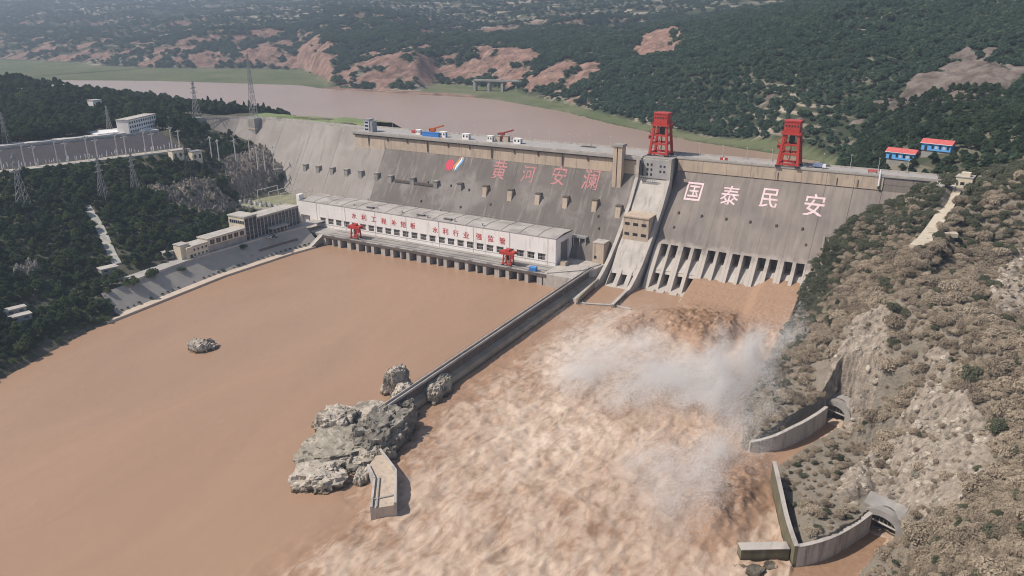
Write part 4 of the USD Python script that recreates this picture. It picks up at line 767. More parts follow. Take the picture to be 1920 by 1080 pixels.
for k, (px_, lab) in enumerate(((935, 'left buff concrete block under the dark red small crane'), (950, 'right buff concrete block under the dark red small crane'))):
    p = at(px_, 265 + k, 73.0); t_ = thing('concrete_block', lab, 'block', p); obj('body', MB().box(-2, 2, -1.6, 1.6, 0, 4.2), CB, t_); obj('lid', MB().box(-2.2, 2.2, -1.8, 1.8, 4.2, 4.5), CM, t_)
    obj('slot', MB().box(1.99, 2.04, -1.2, 1.2, .4, 3.6), CD, t_)
p = at(1103, 276, 73.0); t_ = thing('hatch', 'dark rectangular hatch let into the deck left of the buff tower', 'hatch', (p[0], p[1], 73)); obj('frame', MB().box(-5.4, 5.4, -2.4, 2.4, 0, .35), CM, t_); obj('cover', MB().box(-5, 5, -2, 2, .2, .5), DARK, t_)
p = at(776, 249, 73.); t_ = thing('winch', 'small red winch left of the white and blue cabins', 'winch', p); obj('drum', MB().cyl((-1.2, 0, 1.2), (1.2, 0, 1.2), 1.0), RED, t_); obj('frame', MB().box(-1.6, 1.6, -1, 1, 0, .5).box(-1.7, -1.3, -.9, .9, 0, 2.2).box(1.3, 1.7, -.9, .9, 0, 2.2), RED, t_)

def car(name, label, cat, p, rot, l, w, h, m, truck=False, group=None):
    c_ = thing(name, label, cat, p, rot, group)
    if truck:
        obj('cargo_box', MB().box(-l/2, l/2 - 2.2, -w/2, w/2, .9, h), m, c_); cb_ = obj('cab', MB().box(l/2 - 2.0, l/2, -w/2, w/2, .6, h * .82), CARW, c_); obj('windscreen', MB().box(l/2 - .02, l/2 + .04, -w/2 + .2, w/2 - .2, h * .45, h * .75), GLASS, cb_)
    else:
        obj('body', winding(MB().px([(-w/2, .35), (w/2, .35), (w/2, .95), (-w/2, .95)], -l/2, l/2).done()), m, c_)
        cb_ = obj('cabin', MB().hexa([[-l*.3, -w*.46, .95], [l*.22, -w*.46, .95], [l*.22, w*.46, .95], [-l*.3, w*.46, .95]], [[-l*.22, -w*.38, h], [l*.1, -w*.38, h], [l*.1, w*.38, h], [-l*.22, w*.38, h]]), GLASS, c_)
        obj('roof', MB().box(-l*.21, l*.09, -w*.37, w*.37, h, h + .04), m, cb_)
    for sx in (-.32, .32):
        for sy in (-1, 1): obj('wheel', MB().cyl((l * sx, sy * w * .40, .36), (l * sx, sy * w * .5, .36), .36, n=10), DARK, c_)
    return c_
p = at(1536, 315, 73.0); car('truck', 'blue grey covered truck on the crest just right of the second gate crane', 'truck', (p[0], p[1], 73), 0, 7.5, 2.4, 3.0, M('truck_blue', (.22, .26, .38)), True)
p = at(1357, 302, 73.0); t_ = thing('barrier', 'red and white barrier on the crest between the gate cranes', 'barrier', p); obj('board', MB().box(-2.4, 2.4, -.2, .2, .6, 2.2), RED, t_); obj('stripe', MB().box(-.5, .5, -.26, -.2, .7, 2.1), CARW, t_); obj('foot', MB().box(-2.2, -1.8, -.6, .6, 0, .8), DARK, t_); obj('foot', MB().box(1.8, 2.2, -.6, .6, 0, .8), DARK, t_)
p = at(1636, 324, 73.0); t_ = thing('barrier', 'faded red barrier at the right end of the crest', 'barrier', p); obj('board', MB().box(-2.6, 2.6, -.2, .2, .5, 2.0), ROOFRED, t_); obj('foot', MB().box(-2.3, -1.9, -.6, .6, 0, .8), DARK, t_); obj('foot', MB().box(1.9, 2.3, -.6, .6, 0, .8), DARK, t_)
p = at(1645, 338, 73.0); t_ = thing('down_pipe', 'white pipe standing at the end of the buff band on the right', 'pipe', (-29.0, 483.2, 66.5)); obj('pipe', MB().cyl((0, 0, 0), (0, 0, 10), .5), CARW, t_); obj('outlet', MB().cyl((0, -.6, -1.2), (0, 0, .4), .6, .5), DARK, t_)

# lamp posts along the crest
lp = proto('lamp_post'); obj('pole', MB().cyl((0, 0, 0), (0, 0, 7.5), .14, .09, 6), POLE, lp); obj('arm', MB().bar((0, 0, 7.4), (0, -1.5, 7.9), .12), POLE, lp); obj('lamp_head', MB().box(-.2, .2, -2.1, -1.2, 7.8, 8.0), CARW, lp)
for k in range(13): dup(lp, 'lamp_post', 'thin lamp post on the dam deck left of the buff tower', 'lamp post', (-395 + 16.0 * k, 498.6, 73), 0, 'lamp posts along the left half of the crest')
for k in range(9): dup(lp, 'lamp_post', 'thin lamp post on the crest road right of the first gate crane', 'lamp post', (-140 + 15.5 * k, 498.6, 73), 0, 'lamp posts along the right half of the crest')

# ------------------------------------------------------------------ powerhouse
PX0, PX1, PY, PZ, PT, PB = -428.0, -205.4, 419.0, 7.5, 25.6, 443.5
ph = thing('powerhouse', 'long cream white powerhouse with a row of barred windows and red slogan', 'powerhouse')
wz0, wz1 = 10.4, 14.7
wins = np.linspace(aty(606, 416, PY)[0], aty(1015, 487, PY)[0], 25)
obj('front_wall', MB().box(PX0, PX1, PY, PY + .8, wz1, PT - .02).box(PX0 + 14, PX1, PY, PY + .8, PZ - 2, wz0), WHITE, ph)
prev = PX0 + 14
for xw in list(wins) + [None]:
    x1 = PX1 if xw is None else xw - 2.5
    obj('wall_pier', MB().box(prev, x1, PY + .004, PY + .79, wz0, wz1), WHITE, ph)
    if xw is not None:
        w_ = obj('window', MB().box(xw - 2.5, xw + 2.5, PY + .45, PY + .55, wz0, wz1), GLASS, ph)
        fr = MB().box(xw - 2.5, xw + 2.5, PY + .2, PY + .4, wz0 + 2.0, wz0 + 2.2)
        for k in range(1, 5): fr.box(xw - 2.5 + k * 1.0 - .09, xw - 2.5 + k * 1.0 + .09, PY + .18, PY + .38, wz0, wz1)
        obj('bars', fr, CL, w_); obj('hood', MB().box(xw - 2.8, xw + 2.8, PY - .5, PY, wz1, wz1 + .3), CM, w_)
        prev = xw + 2.5
obj('side_wall', MB().box(PX0, PX0 + .8, PY + .8, PB, PZ - 2, PT - .3), WHITE, ph)
obj('side_wall', MB().box(PX1 - .8, PX1, PY + .8, 426.5, PZ - 2, PT - .02).box(PX1 - .8, PX1, 437.5, PB, PZ - 2, PT - .02).box(PX1 - .8, PX1, 426.5, 437.5, 21.5, PT - .02), WHITE, ph)
dr = obj('door', MB().box(PX1 - .7, PX1 - .5, 426.5, 437.5, PZ, 21.5), M('grey_door', (.20, .19, .185)), ph); obj('frame', MB().box(PX1 - .05, PX1 + .1, 426.1, 426.5, PZ, 21.9).box(PX1 - .05, PX1 + .1, 437.5, 437.9, PZ, 21.9).box(PX1 - .05, PX1 + .1, 426.5, 437.5, 21.5, 21.9), CL, dr)
obj('back_wall', MB().box(PX0 + .8, PX1 - .8, PB - .8, PB, PZ - 2, PT - .3), WHITE, ph)
nR = 16
for k in range(nR):                # roof panels with raised seams between them
    a = PX0 + (PX1 - PX0) * k / nR; b = PX0 + (PX1 - PX0) * (k + 1) / nR; e_ = 1.2
    rf = obj('roof_panel', winding(MB().px([(PY + .9, PT - .5), (PY + .9, PT - .1), (431, PT + e_), (PB, PT + .5), (PB, PT - .5)], a + .1, b - .1).done()), ROOF, ph)
    obj('seam', winding(MB().px([(PY + .9, PT - .2), (PY + .9, PT + .02), (431, PT + e_ + .14), (PB, PT + .64), (PB, PT + .3)], b - .16, b + .16).done()), CD, rf)
obj('cornice', MB().box(PX0 - .15, PX1 + .15, PY - .15, PY + .8, PT, PT + .35).box(PX1 - .75, PX1 + .15, PY + .8, PB, PT, PT + .3), CM, ph)
obj('string_course', MB().box(PX0 + 14, PX1 + .05, PY - .1, PY, 9.6, 9.85), CM, ph)
obj('stair_tower', MB().box(PX0 - 3.2, PX0 - .1, PY + 1, PY + 6, PZ, PT + 4), WHITE, ph)
obj('gate_recess', MB().box(PX0 + 1, PX0 + 13.5, PY + 2.5, PY + 3, PZ, wz1), CREAM, ph); obj('gate_leaf', MB().box(PX0 + 1.2, PX0 + 7, PY + 2.2, PY + 2.5, PZ, wz1 - .4), WHITE, ph); obj('wall_pier', MB().box(PX0, PX0 + 1, PY + .01, PY + .8, PZ, wz1), WHITE, ph); obj('wall_pier', MB().box(PX0 + 10.5, PX0 + 14, PY + .01, PY + .8, PZ - 2, wz1), WHITE, ph)
for k, (px_, py_) in enumerate(((692, 390.5), (786, 405), (836, 413))):
    p = at(px_, py_, PT + .7); v_ = obj('roof_light', MB().box(p[0] - 3.0, p[0] + 3.0, 424, 426, PT + .2, PT + 1.6), M('roof_light_dark%d' % k, (.12, .115, .11)), ph); obj('frame', MB().box(p[0] - 3.2, p[0] + 3.2, 423.8, 426.2, PT + 1.6, PT + 1.75), CM, v_)
for px_, py_ in ((664, 385), (754, 398), (779, 387), (826, 395), (875, 392), (905, 422), (707, 391), (802, 407), (853, 414), (690, 375)):
    p = at(px_, py_, PT + .9); obj('roof_vent', MB().cyl((p[0], p[1], PT + .2), (p[0], p[1], PT + 1.8), .45, .3, 8).cyl((p[0], p[1], PT + 1.8), (p[0], p[1], PT + 2.1), .7, .7, 8), STEEL, ph)
for k in range(8): obj('drain_pipe', MB().cyl((PX0 + 18 + 28.4 * k, PY - .18, PZ), (PX0 + 18 + 28.4 * k, PY - .18, PT), .11, n=6), WHITE, ph)
pb_ = MB()
for k in range(34): pb_.bar((PX0 + 12 + k * 6.2, PB - .4, PT + .4), (PX0 + 12 + k * 6.2, PB - .4, PT + 2.2), .16)
pb_.bar((PX0 + 12, PB - .4, PT + 2.1), (PX1 - 4, PB - .4, PT + 2.1), .1); obj('railing', pb_, STEEL, ph)
for ch, px_, py_ in (('水', 664, 404.5), ('利', 682, 407.5), ('工', 700.5, 411), ('程', 719.5, 414.5), ('补', 739, 417.5), ('短', 756, 420.5), ('板', 774, 423), ('水', 816, 431), ('利', 835, 433.5), ('行', 854.5, 437), ('业', 874, 440.5), ('强', 898, 443.5), ('监', 920, 447), ('管', 942, 451.5)):
    p = aty(px_, py_, PY); pp = obj('wall_character', letter_mesh(glyph(ch), np.array([p[0], PY - .02, p[2]]), np.array([1., 0, 0]) * 1.0, np.array([0, 0, 1.]), 4.5, .12), REDP, ph); tag(pp, 'red slogan character ' + ch)
# the deck over the draft tubes
td = thing('tailrace_deck', 'low concrete deck on piers in front of the powerhouse', 'deck')
obj('slab', MB().box(-388.6, -203.0, 401.0, PY - .02, 6.2, 7.5), CM, td); obj('apron', MB().box(-431, -388.7, 403.8, PY + 2.4, 5.2, 7.45), ROAD, td)
obj('edge_beam', MB().box(-388.6, -203, 400.6, 401.0, 6.0, 7.7), CD, td)
for y in (404.6, 408.6, 414.6): obj('rail', MB().box(-386, -206, y - .14, y + .14, 7.5, 7.62), DARK, td)
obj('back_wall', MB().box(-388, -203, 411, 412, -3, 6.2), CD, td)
xp = -388.2; k = 0
while xp < -205:
    wd = (2.6, 1.2, 2.6, 3.6)[k % 4]; obj('pier', MB().box(xp, xp + wd, 400.9 + .35 * (k % 2), 411, -3, 6.19), CL, td); xp += wd + (5.6, 4.6, 6.0, 5.0)[k % 4]; k += 1
for k in range(12): obj('gate_slot', MB().box(-382 + 15 * k, -378.4 + 15 * k, 401.6, 403.2, 7.5, 7.6), CD, td)
wl = thing('wing_wall', 'dark sloping retaining wall between the bank and the tailrace deck', 'wall'); obj('face', MB().hexa([[-392, 388, -3], [-388.8, 388, -3], [-388.8, 402, -3], [-392, 402, -3]], [[-392, 388, .8], [-388.8, 388, .8], [-388.8, 402, 7.4], [-392, 402, 7.4]]), CO, wl); obj('coping', MB().hexa([[-392.2, 388, .8], [-388.6, 388, .8], [-388.6, 402, 7.4], [-392.2, 402, 7.4]], [[-392.2, 388, 1.1], [-388.6, 388, 1.1], [-388.6, 402, 7.7], [-392.2, 402, 7.7]]), CL, wl)
def tail_gantry(xa, label):
    c_ = thing('deck_gantry', label, 'gantry crane', (xa, 406.6, 7.5), 0, 'red gantries on the tailrace deck')
    for sx in (-2.6, 2.6):
        for sy in (-2, 2):
            obj('leg', MB().bar((sx * 1.15, sy, .7), (sx * .85, sy, 7.6), .75), RED, c_); obj('bogie', MB().box(sx * 1.15 - .9, sx * 1.15 + .9, sy - .4, sy + .4, .12, .9), DARK, c_)
    for sy in (-2, 2): obj('top_girder', MB().box(-5.4, 5.4, sy - .55, sy + .55, 7.6, 9.5), RED, c_); obj('sill_beam', MB().box(-3, 3, sy - .3, sy + .3, 1.0, 1.7), RED, c_)
    obj('deck_plate', MB().box(-5.0, 5.0, -1.45, 1.45, 9.0, 9.6), RED, c_); obj('trolley', MB().box(-1.6, 1.4, -1.6, 1.6, 9.6, 10.9), RED, c_)
    obj('side_frame', MB().bar((-2.9, -2, 2), (-2.3, 2, 7), .3).bar((2.9, -2, 2), (2.3, 2, 7), .3), RED, c_); obj('hoist', MB().box(-.8, .8, -.8, .8, 3.4, 6.4).box(-.12, .12, -.12, .12, 6.4, 9), DARK, c_); obj('cab', MB().box(3.2, 4.8, -2.4, -1, 5.2, 7.5), RED, c_)
tail_gantry(-361.2, 'red deck gantry under the first characters at the left'); tail_gantry(-233.4, 'red deck gantry near the right end of the powerhouse')
p = at(1004, 505, 7.5); t_ = thing('container', 'bright blue open container on the tailrace deck', 'container', (p[0], 404.3, 7.5)); obj('body', MB().box(-2.4, 2.4, -1.3, 1.3, .1, 2.3), BLUE, t_); obj('rim', MB().box(-2.5, 2.5, -1.4, -1.2, 2.3, 2.6).box(-2.5, 2.5, 1.2, 1.4, 2.3, 2.6).box(2.2, 2.5, -1.2, 1.2, 2.3, 3.4), SKYBLUE, t_); obj('skid', MB().box(-2.3, -1.9, -1.2, 1.2, 0, .1).box(1.9, 2.3, -1.2, 1.2, 0, .1), DARK, t_)
t_ = thing('crate', 'buff timber crate outside the powerhouse end door', 'crate', (-201.3, 423.5, 8.0)); obj('box', MB().box(-2, 2, -2.4, 2.4, 0, 2.6), CB, t_); 
for s_ in (-1.9, 0, 1.9): obj('batten', MB().box(-2.1, 2.1, s_ - .2, s_ + .2, 2.6, 2.75).box(2.0, 2.1, s_ - .2, s_ + .2, 0, 2.6), CL, t_)
sh = thing('lean_to', 'dark open lean-to between the powerhouse end and the dam', 'shed', (-205, 443.6, 8)); obj('roof', MB().box(-3, 9.5, 0, 10, 13.0, 14.2), STEEL, sh)
for xk in (.5, 5, 9.0): obj('post', MB().bar((xk, .4, 0), (xk, .4, 13), .5), CL, sh)
obj('back', MB().box(-3, 9.5, 9.4, 9.9, 0, 13), DARK, sh)
for k in range(5): obj('tank', MB().cyl((.8 + 2 * k, 5, 0), (.8 + 2 * k, 5, 4.2), .8), STEEL, sh)
cbx = thing('concrete_house', 'buff concrete cube house beside the left guide wall', 'house', (-183.0, 441, 8)); obj('walls', MB().box(-4.5, 3.2, -4, 5, 0, 13.5), CB, cbx); obj('roof', MB().box(-4.7, 3.4, -4.2, 5.2, 13.5, 14.0), CL, cbx); obj('window', MB().box(-3.4, -1.6, -4.08, -3.95, 3, 5), GLASS, cbx)

# ------------------------------------------------------------------ training wall
tr = thing('training_wall', 'long olive stained training wall running downstream from the powerhouse', 'wall')
zt = 9.2
gy = np.linspace(213, 424, 15)
for a, b in zip(gy[:-1], gy[1:]):
    obj('wall_segment', MB().box(-183.0, -180.9, a + .06, b - .06, 4.6, zt - .8), CD, tr)
    obj('batter', winding(MB().add([[-183, a + .05, -3], [-177.0, a + .05, -3], [-178.4, a + .05, 3.6], [-180.9, a + .05, 4.6], [-183, a + .05, 4.6], [-183, b - .05, -3], [-177.0, b - .05, -3], [-178.4, b - .05, 3.6], [-180.9, b - .05, 4.6], [-183, b - .05, 4.6]], [[0, 1, 6], [0, 6, 5], [1, 2, 7], [1, 7, 6], [2, 3, 8], [2, 8, 7], [3, 4, 9], [3, 9, 8], [4, 0, 5], [4, 5, 9], [0, 2, 1], [0, 3, 2], [0, 4, 3], [5, 6, 7], [5, 7, 8], [5, 8, 9]]).done()), CO, tr)
obj('walkway', MB().box(-183.3, -180.7, 212, 424, zt - .8, zt - .55), CM, tr)
for x in (-183.2, -181.0): obj('parapet', MB().box(x - .1, x + .22, 212, 424, zt - .55, zt + .3), CL, tr)
obj('platform', MB().pz([(-204.9, 401), (-183.0, 401), (-183, 412), (-178.6, 424), (-176.6, 440), (-176.8, 456), (-204.9, 456)], -3, 8.0), CL, tr)
obj('platform_parapet', path_strip([(-183, 401, 9.0), (-183, 412, 9.0), (-178.7, 424, 9.2), (-176.8, 440, 9.6), (-176.8, 452, 10.0)], .25, 1.2), CL, tr)
obj('kerb', path_strip([(-203, 402, 8.5), (-186, 418, 8.5), (-181, 436, 8.5)], .3, .6), CM, tr)
rail = MB()
for k in range(40):
    y = 214 + k * 5.3; rail.bar((-183.1, y, zt + .3), (-183.1, y, zt + 1.3), .1)
rail.bar((-183.1, 213, zt + 1.3), (-183.1, 424, zt + 1.3), .1); obj('railing', rail, STEEL, tr)
def low_wall(name, label, pts, half, th, m, cat='wall'):
    t_ = thing(name, label, cat); n = len(pts)
    for a, b in zip(pts[:-1], pts[1:]):
        obj('segment', winding(path_strip([a, b], half, th).done()), m, t_); obj('coping', winding(path_strip([np.array(a) + [0, 0, .2], np.array(b) + [0, 0, .2]], half + .12, .2).done()), CL, t_)
w1 = thing('apron_slab', 'pale tilted concrete apron with a dark wall beside the chute pool', 'apron')
A = [at(1052, 556, .5), at(1082, 562, 3), at(1136, 510, 4.0), at(1116, 512, 3)]
obj('slab', winding(MB().hexa([[q[0], q[1], -3] for q in A], [list(q) for q in A]).done()), CL, w1)
obj('side_wall', winding(path_strip([A[1] + [0, 0, .8], A[2] + [0, 0, .8]], .5, 4.5).done()), CO, w1); obj('nose', MB().cbox((A[0][0] + 1, A[0][1], -2), (4, 3, 3), .4), CL, w1)
low_wall('divide_wall', 'dividing wall at the right of the chute pool running into the foam', [at(1196, 527, 2.6), at(1172, 547, 2.4), at(1148, 571, 2.2)], .8, 4.5, CO)
low_wall('divide_wall', 'short dark dividing wall beside the brown boils', [at(1318, 520, 3.2), at(1292, 545, 2.6), at(1273, 567, 2.2)], .6, 4.5, CO)
low_wall('sill', 'low concrete sill across the mouth of the chute pool', [at(1056, 562, .8), at(1100, 569, .8), at(1150, 572, .7), at(1184, 580, .5)], .7, 3, CL, 'sill')
# ------------------------------------------------------------------ left bank: embankment, road, buildings
def bank_strip(name, d0, d1, y0, y1, z0, z1, m, thick=.25, n=46):
    ys_ = np.linspace(y0, y1, n); a = np.c_[Lx(ys_) - d0, ys_, np.full(n, z0)]; b = np.c_[Lx(ys_) - d1, ys_, np.full(n, z1)]
    v = np.vstack([a, b, a - [0, 0, thick], b - [0, 0, thick]]); f = []
    for i in range(n - 1):
        for p, q in ((0, 1), (1, 3), (3, 2), (2, 0)): f += [[p*n+i, q*n+i, q*n+i+1], [p*n+i, q*n+i+1, p*n+i+1]]
    return tag(obj(name, winding(trimesh.Trimesh(v, f, process=False)), m), kind='structure')
REV = M('revetment', (.38, .34, .295), (.31, .28, .245), .2, c3=(.36, .32, .28), s3=.06, rough=.9)
BUFFW = M('bank_walk', (.52, .42, .33), (.45, .36, .28), .2, rough=.9)
bank_strip('path', -.4, 5.2, 226, 392, 1.25, 1.45, BUFFW, 1.6)
bank_strip('embankment', 5.2, 16.4, 236, 400, 1.6, 11.7, REV)
bank_strip('road', 17.0, 27.5, 256, 419, 12.32, 12.3, ROAD, .5)
t_ = thing('kerb_wall', 'low pale kerb wall along the river side of the bank road', 'wall')
ys_ = np.linspace(258, 400, 36)
for a, b in zip(ys_[:-1], ys_[1:]): obj('segment', winding(path_strip([(Lx(a) - 16.7, a + .05, 12.95), (Lx(b) - 16.7, b - .05, 12.95)], .3, 1.6).done()), CL, t_)
for (y0, y1, dd, lab) in ((352, 386, 11.0, 'dark ledge half way up the embankment near the powerhouse'),):
    t_ = thing('ledge', lab, 'ledge'); q = np.linspace(y0, y1, 10); zl = 1.6 + (dd - 5.2) / 11.2 * 10.1
    obj('slab', winding(path_strip([(Lx(y) - dd, y, zl + .8) for y in q], 1.0, 1.6).done()), CL, t_); obj('face', winding(path_strip([(Lx(y) - dd + 1.15, y, zl + .6) for y in q], .12, 1.8).done()), CD, t_)
# control building
cbd = thing('control_building', 'long office building with tall dark glazed bays beside the powerhouse', 'building')
def facade(parent, x, y0, y1, z0, z1, n, m_wall, depth, pil=.35, glass=GLASS):
    obj('wall', MB().box(x - depth, x - .5, y0, y1, z0, z1), m_wall, parent); w_ = (y1 - y0) / n
    for k in range(n):
        ya = y0 + k * w_
        g_ = obj('window', MB().box(x - .5, x - .35, ya + pil, ya + w_ - pil * .2, z0 + .6, z1 - .8), glass, parent)
        fr = MB()
        for j in range(1, 5): zf = z0 + .6 + (z1 - z0 - 1.4) * j / 5; fr.box(x - .36, x - .25, ya + pil, ya + w_ - pil * .2, zf - .08, zf + .08)
        obj('frame', fr, STEEL, g_); obj('pilaster', MB().box(x - .5, x + .1, ya - pil * .3, ya + pil, z0, z1), CL, parent)
    obj('pilaster', MB().box(x - .5, x + .1, y1 - pil * .2, y1 + pil, z0, z1), CL, parent)
    obj('roof', MB().box(x - depth - .4, x + .5, y0 - .4, y1 + .4, z1, z1 + .9), CL, parent); obj('band', MB().box(x - .5, x + .02, y0, y1, z0, z0 + .6).box(x - .5, x + .02, y0, y1, z1 - .8, z1), CM, parent)
facade(cbd, -412, 361.5, 402, 12.2, 26.0, 12, CREAM, 12)
facade(cbd, -411.4, 350.5, 361.2, 12.2, 28.6, 3, CREAM, 16)
obj('canopy', MB().box(-411.8, -406.2, 370, 386, 16.6, 17.4), CL, cbd)
for k in range(5): obj('column', MB().bar((-406.8, 371 + 3.5 * k, 12.3), (-406.8, 371 + 3.5 * k, 16.6), .45), CL, cbd)
for k in range(7): obj('end_window', MB().box(-426 + 2.1 * k, -424.6 + 2.1 * k, 350.3, 350.48, 24.2, 26.4), GLASS, cbd)
lb = thing('workshop', 'low buff building with a row of square dark windows left of the office', 'building')
obj('wall', MB().box(-421, -411.2, 318.5, 350.0, 12.2, 21.4), CM, lb); obj('upper_wall', MB().box(-421.1, -411.0, 318.4, 350.05, 17.0, 21.5), CREAM, lb); obj('roof', MB().box(-421.5, -410.6, 318, 350.2, 21.5, 22.1), CL, lb)
for k in range(6): w_ = obj('window', MB().box(-411.02, -410.9, 320.2 + 5 * k, 323.6 + 5 * k, 17.6, 20.6), M('brown_glass', (.07, .04, .035), (.05, .03, .028)) if k == 0 else '/World/Looks/brown_glass', lb); obj('frame', MB().box(-410.95, -410.85, 321.8 + 5 * k, 322.0 + 5 * k, 17.6, 20.6), CL, w_)
yh = thing('yellow_house', 'pale yellow two storey house at the end of the bank road', 'house')
obj('wall', MB().box(-421, -411, 302, 318.2, 12.3, 19.8), CREAM, yh); obj('upper_wall', MB().box(-420.8, -414, 299.5, 306, 12.3, 21.4), CREAM, yh); obj('roof', MB().box(-421.3, -410.7, 306.2, 318.4, 19.8, 20.3), CL, yh); obj('roof', MB().box(-421.1, -413.7, 299.2, 306.2, 21.4, 21.9), CL, yh)
for r in range(2):
    for k in range(4): obj('window', MB().box(-411.02, -410.92, 306.8 + 3.1 * k, 308.0 + 3.1 * k, 13.4 + 3.4 * r, 14.8 + 3.4 * r), GLASS, yh)
obj('door', MB().box(-411.02, -410.9, 304, 305.6, 12.3, 14.8), DARK, yh)
for k, (y_, lab, m) in enumerate(((364.5, 'white car parked nearest the tall glazed bay', CARW), (368.5, 'silver car parked left of the canopy', SILVER), (366.4, 'dark car in the second rank by the office', DARK))):
    car('car', lab, 'car', (-404.5 + (2.4 if k == 2 else 0) + .7 * k, y_, 12.35), .2, 4.5, 1.8, 1.5, m)
def hut(name, label, cat, c, rot, l, w, h, m, roof, nwin=3, roofh=.5):
    t_ = thing(name, label, cat, c, rot); obj('wall', MB().box(-l/2, l/2, -w/2, w/2, -2, h), m, t_); obj('roof', MB().box(-l/2 - .4, l/2 + .4, -w/2 - .4, w/2 + .4, h, h + roofh), roof, t_)
    for k in range(nwin): obj('window', MB().box(-l/2 + (k + .3) * l / nwin, -l/2 + (k + .72) * l / nwin, -w/2 - .06, -w/2 + .05, h * .4, h * .75), GLASS, t_)
    obj('door', MB().box(l/2 - .05, l/2 + .06, -.6, .6, 0, min(2.4, h * .8)), DARK, t_); return t_
def onl(px_, py_):
    h = LF.hit(px_, py_); return h
ang = math.atan2(105, 16)          # the switchyard runs along this bearing
h_ = onl(336, 300); hut('switch_house', 'cream control hut at the right end of the switchyard', 'hut', (h_[0], h_[1], h_[2]), ang, 13, 7, 8, CREAM, CL)
h_ = onl(368, 302); hut('switch_house', 'small cream hut with a dark roof right of the tall dark pylon', 'hut', (h_[0], h_[1], h_[2] - 1), ang, 8, 6, 9, CREAM, STEEL, 2)
h_ = onl(345, 482); hut('shed', 'small pale shed at the left foot of the yellow house', 'shed', (-424, 297, 14), 1.3, 6, 4, 3, CL, CL, 1)
for px_, py_, lab, l, w in ((38, 603, 'lower of two pale shed roofs among trees at the left edge', 13, 5), (30, 590, 'upper of two pale shed roofs among trees at the left edge', 12, 4), (204, 512, 'pale flat roof at the foot of the cleared strip', 12, 6),):
    h_ = onl(px_, py_)
    if h_ is not None: hut('shed', lab, 'shed', (h_[0], h_[1], h_[2] + 1.0), 1.35, l * .8, w, 2.6, CM, CL, 2)
# cleared strip down the slope
cs = [onl(*p) for p in ((162, 388), (172, 402), (186, 425), (198, 450), (210, 478), (220, 496))]; cs = np.array([c_ + [0, 0, .35] for c_ in cs])
fine = np.array([[np.interp(t, np.linspace(0, 1, len(cs)), cs[:, k]) for k in range(3)] for t in np.linspace(0, 1, 24)]); fine[:, 2] = LF(fine[:, 0], fine[:, 1]) + .5
tag(obj('stair_path', winding(path_strip(fine, 2.6, 2.5).done()), M('cleared_strip', (.46, .42, .37), (.30, .29, .24), .3, rough=.95)), kind='structure')
# substation platform beside the dam
sb = thing('substation', 'small fenced substation platform at the foot of the left wing', 'substation', (0, 0, 18.0))
obj('pad', MB().pz([(-487, 404), (-432, 404), (-432, 466), (-487, 466)], -1.5, .4), M('pad_grass', (.20, .20, .11), (.26, .24, .16), .15, rough=.95), sb)
for (xa, ya, xb, yb) in ((-487, 404, -432, 404), (-487, 404, -487, 466), (-432, 404, -432, 466)):
    obj('wall', MB().bar((xa, ya, .9), (xb, yb, .9), .5, 1.4), CL, sb)
for k in range(4):
    x0 = -478 + 13 * k; fr = MB()
    for y_ in (424, 446): fr.bar((x0, y_, .4), (x0, y_, 9), .35)
    fr.bar((x0, 424, 9), (x0, 446, 9), .4); obj('frame', fr, POLE, sb)
for k in range(14): obj('transformer', MB().cbox((-484 + 3.8 * k, 411 + (k % 3) * 1.5, .4), (2.2, 2.0, 2.4 + (k % 2)), 0, .9).cyl((-484 + 3.8 * k, 411 + (k % 3) * 1.5, 2.6), (-484 + 3.8 * k, 411 + (k % 3) * 1.5, 4.2 + (k % 2)), .3), STEEL if k % 2 else POLE, sb)
p = np.array([-497, 463, 30.]); hut('hut', 'small flat roofed hut against the foot of the left wing', 'hut', p, 0, 11, 6, 6, CM, CM, 4, .8)

# ------------------------------------------------------------------ switchyard on its terrace
for y0 in range(7):                # lattice panels of the retaining slope behind the yard
    ya, yb = 176 + y0 * 33, 176 + y0 * 33 + 32.6
    q = lambda y, k, z: [YE(y) - k, y, z]
    rp = obj('retaining_slope' , winding(trimesh.Trimesh([q(ya, 11, 58.0), q(yb, 11, 58.0), q(yb, 34, 69.6), q(ya, 34, 69.6), q(ya, 13, 57), q(yb, 13, 57), q(yb, 36, 68.2), q(ya, 36, 68.2)], BOXF, process=False)), BRICK); tag(rp, kind='structure')
n = 60; ys_ = np.linspace(172, 408, n)
tag(obj('yard_ground', winding(path_strip([(YE(y) - 4.5, y, 58.7) for y in ys_], 5.4, 1.2).done()), M('yard_gravel', (.42, .37, .32), (.34, .30, .26), .3, rough=.95)), kind='structure')
tag(obj('road', winding(path_strip([(YE(y) - 47, y, 70.9) for y in np.linspace(150, 412, n)], 4.5, 2.0).done()), M('upper_road', (.50, .46, .43), (.42, .385, .36), .2, rough=.95)), kind='structure')
t_ = thing('yard_fence', 'light parapet along the top of the dark slope behind the switchyard', 'fence')
for a, b in zip(ys_[:-1:2], ys_[2::2]): obj('panel', winding(path_strip([(YE(a) - 34.6, a + .1, 71.0), (YE(b) - 34.6, b - .1, 71.0)], .15, 1.6).done()), CM, t_)
t_ = thing('yard_wall', 'pale kerb wall along the front edge of the switchyard', 'wall')
for a, b in zip(ys_[:-1:2], ys_[2::2]): obj('segment', winding(path_strip([(YE(a) + .8, a + .05, 58.9), (YE(b) + .8, b - .05, 58.9)], .4, 2.6).done()), CL, t_)
pole = proto('yard_pole'); obj('mast', MB().cyl((0, 0, 0), (0, 0, 17), .5, .34, 6), POLE, pole); obj('cross_arm', MB().box(-.2, .2, -2.6, 2.6, 15.5, 16.0), POLE, pole); obj('brace', MB().bar((0, 0, 13.5), (0, 1.6, 15.6), .14), POLE, pole)
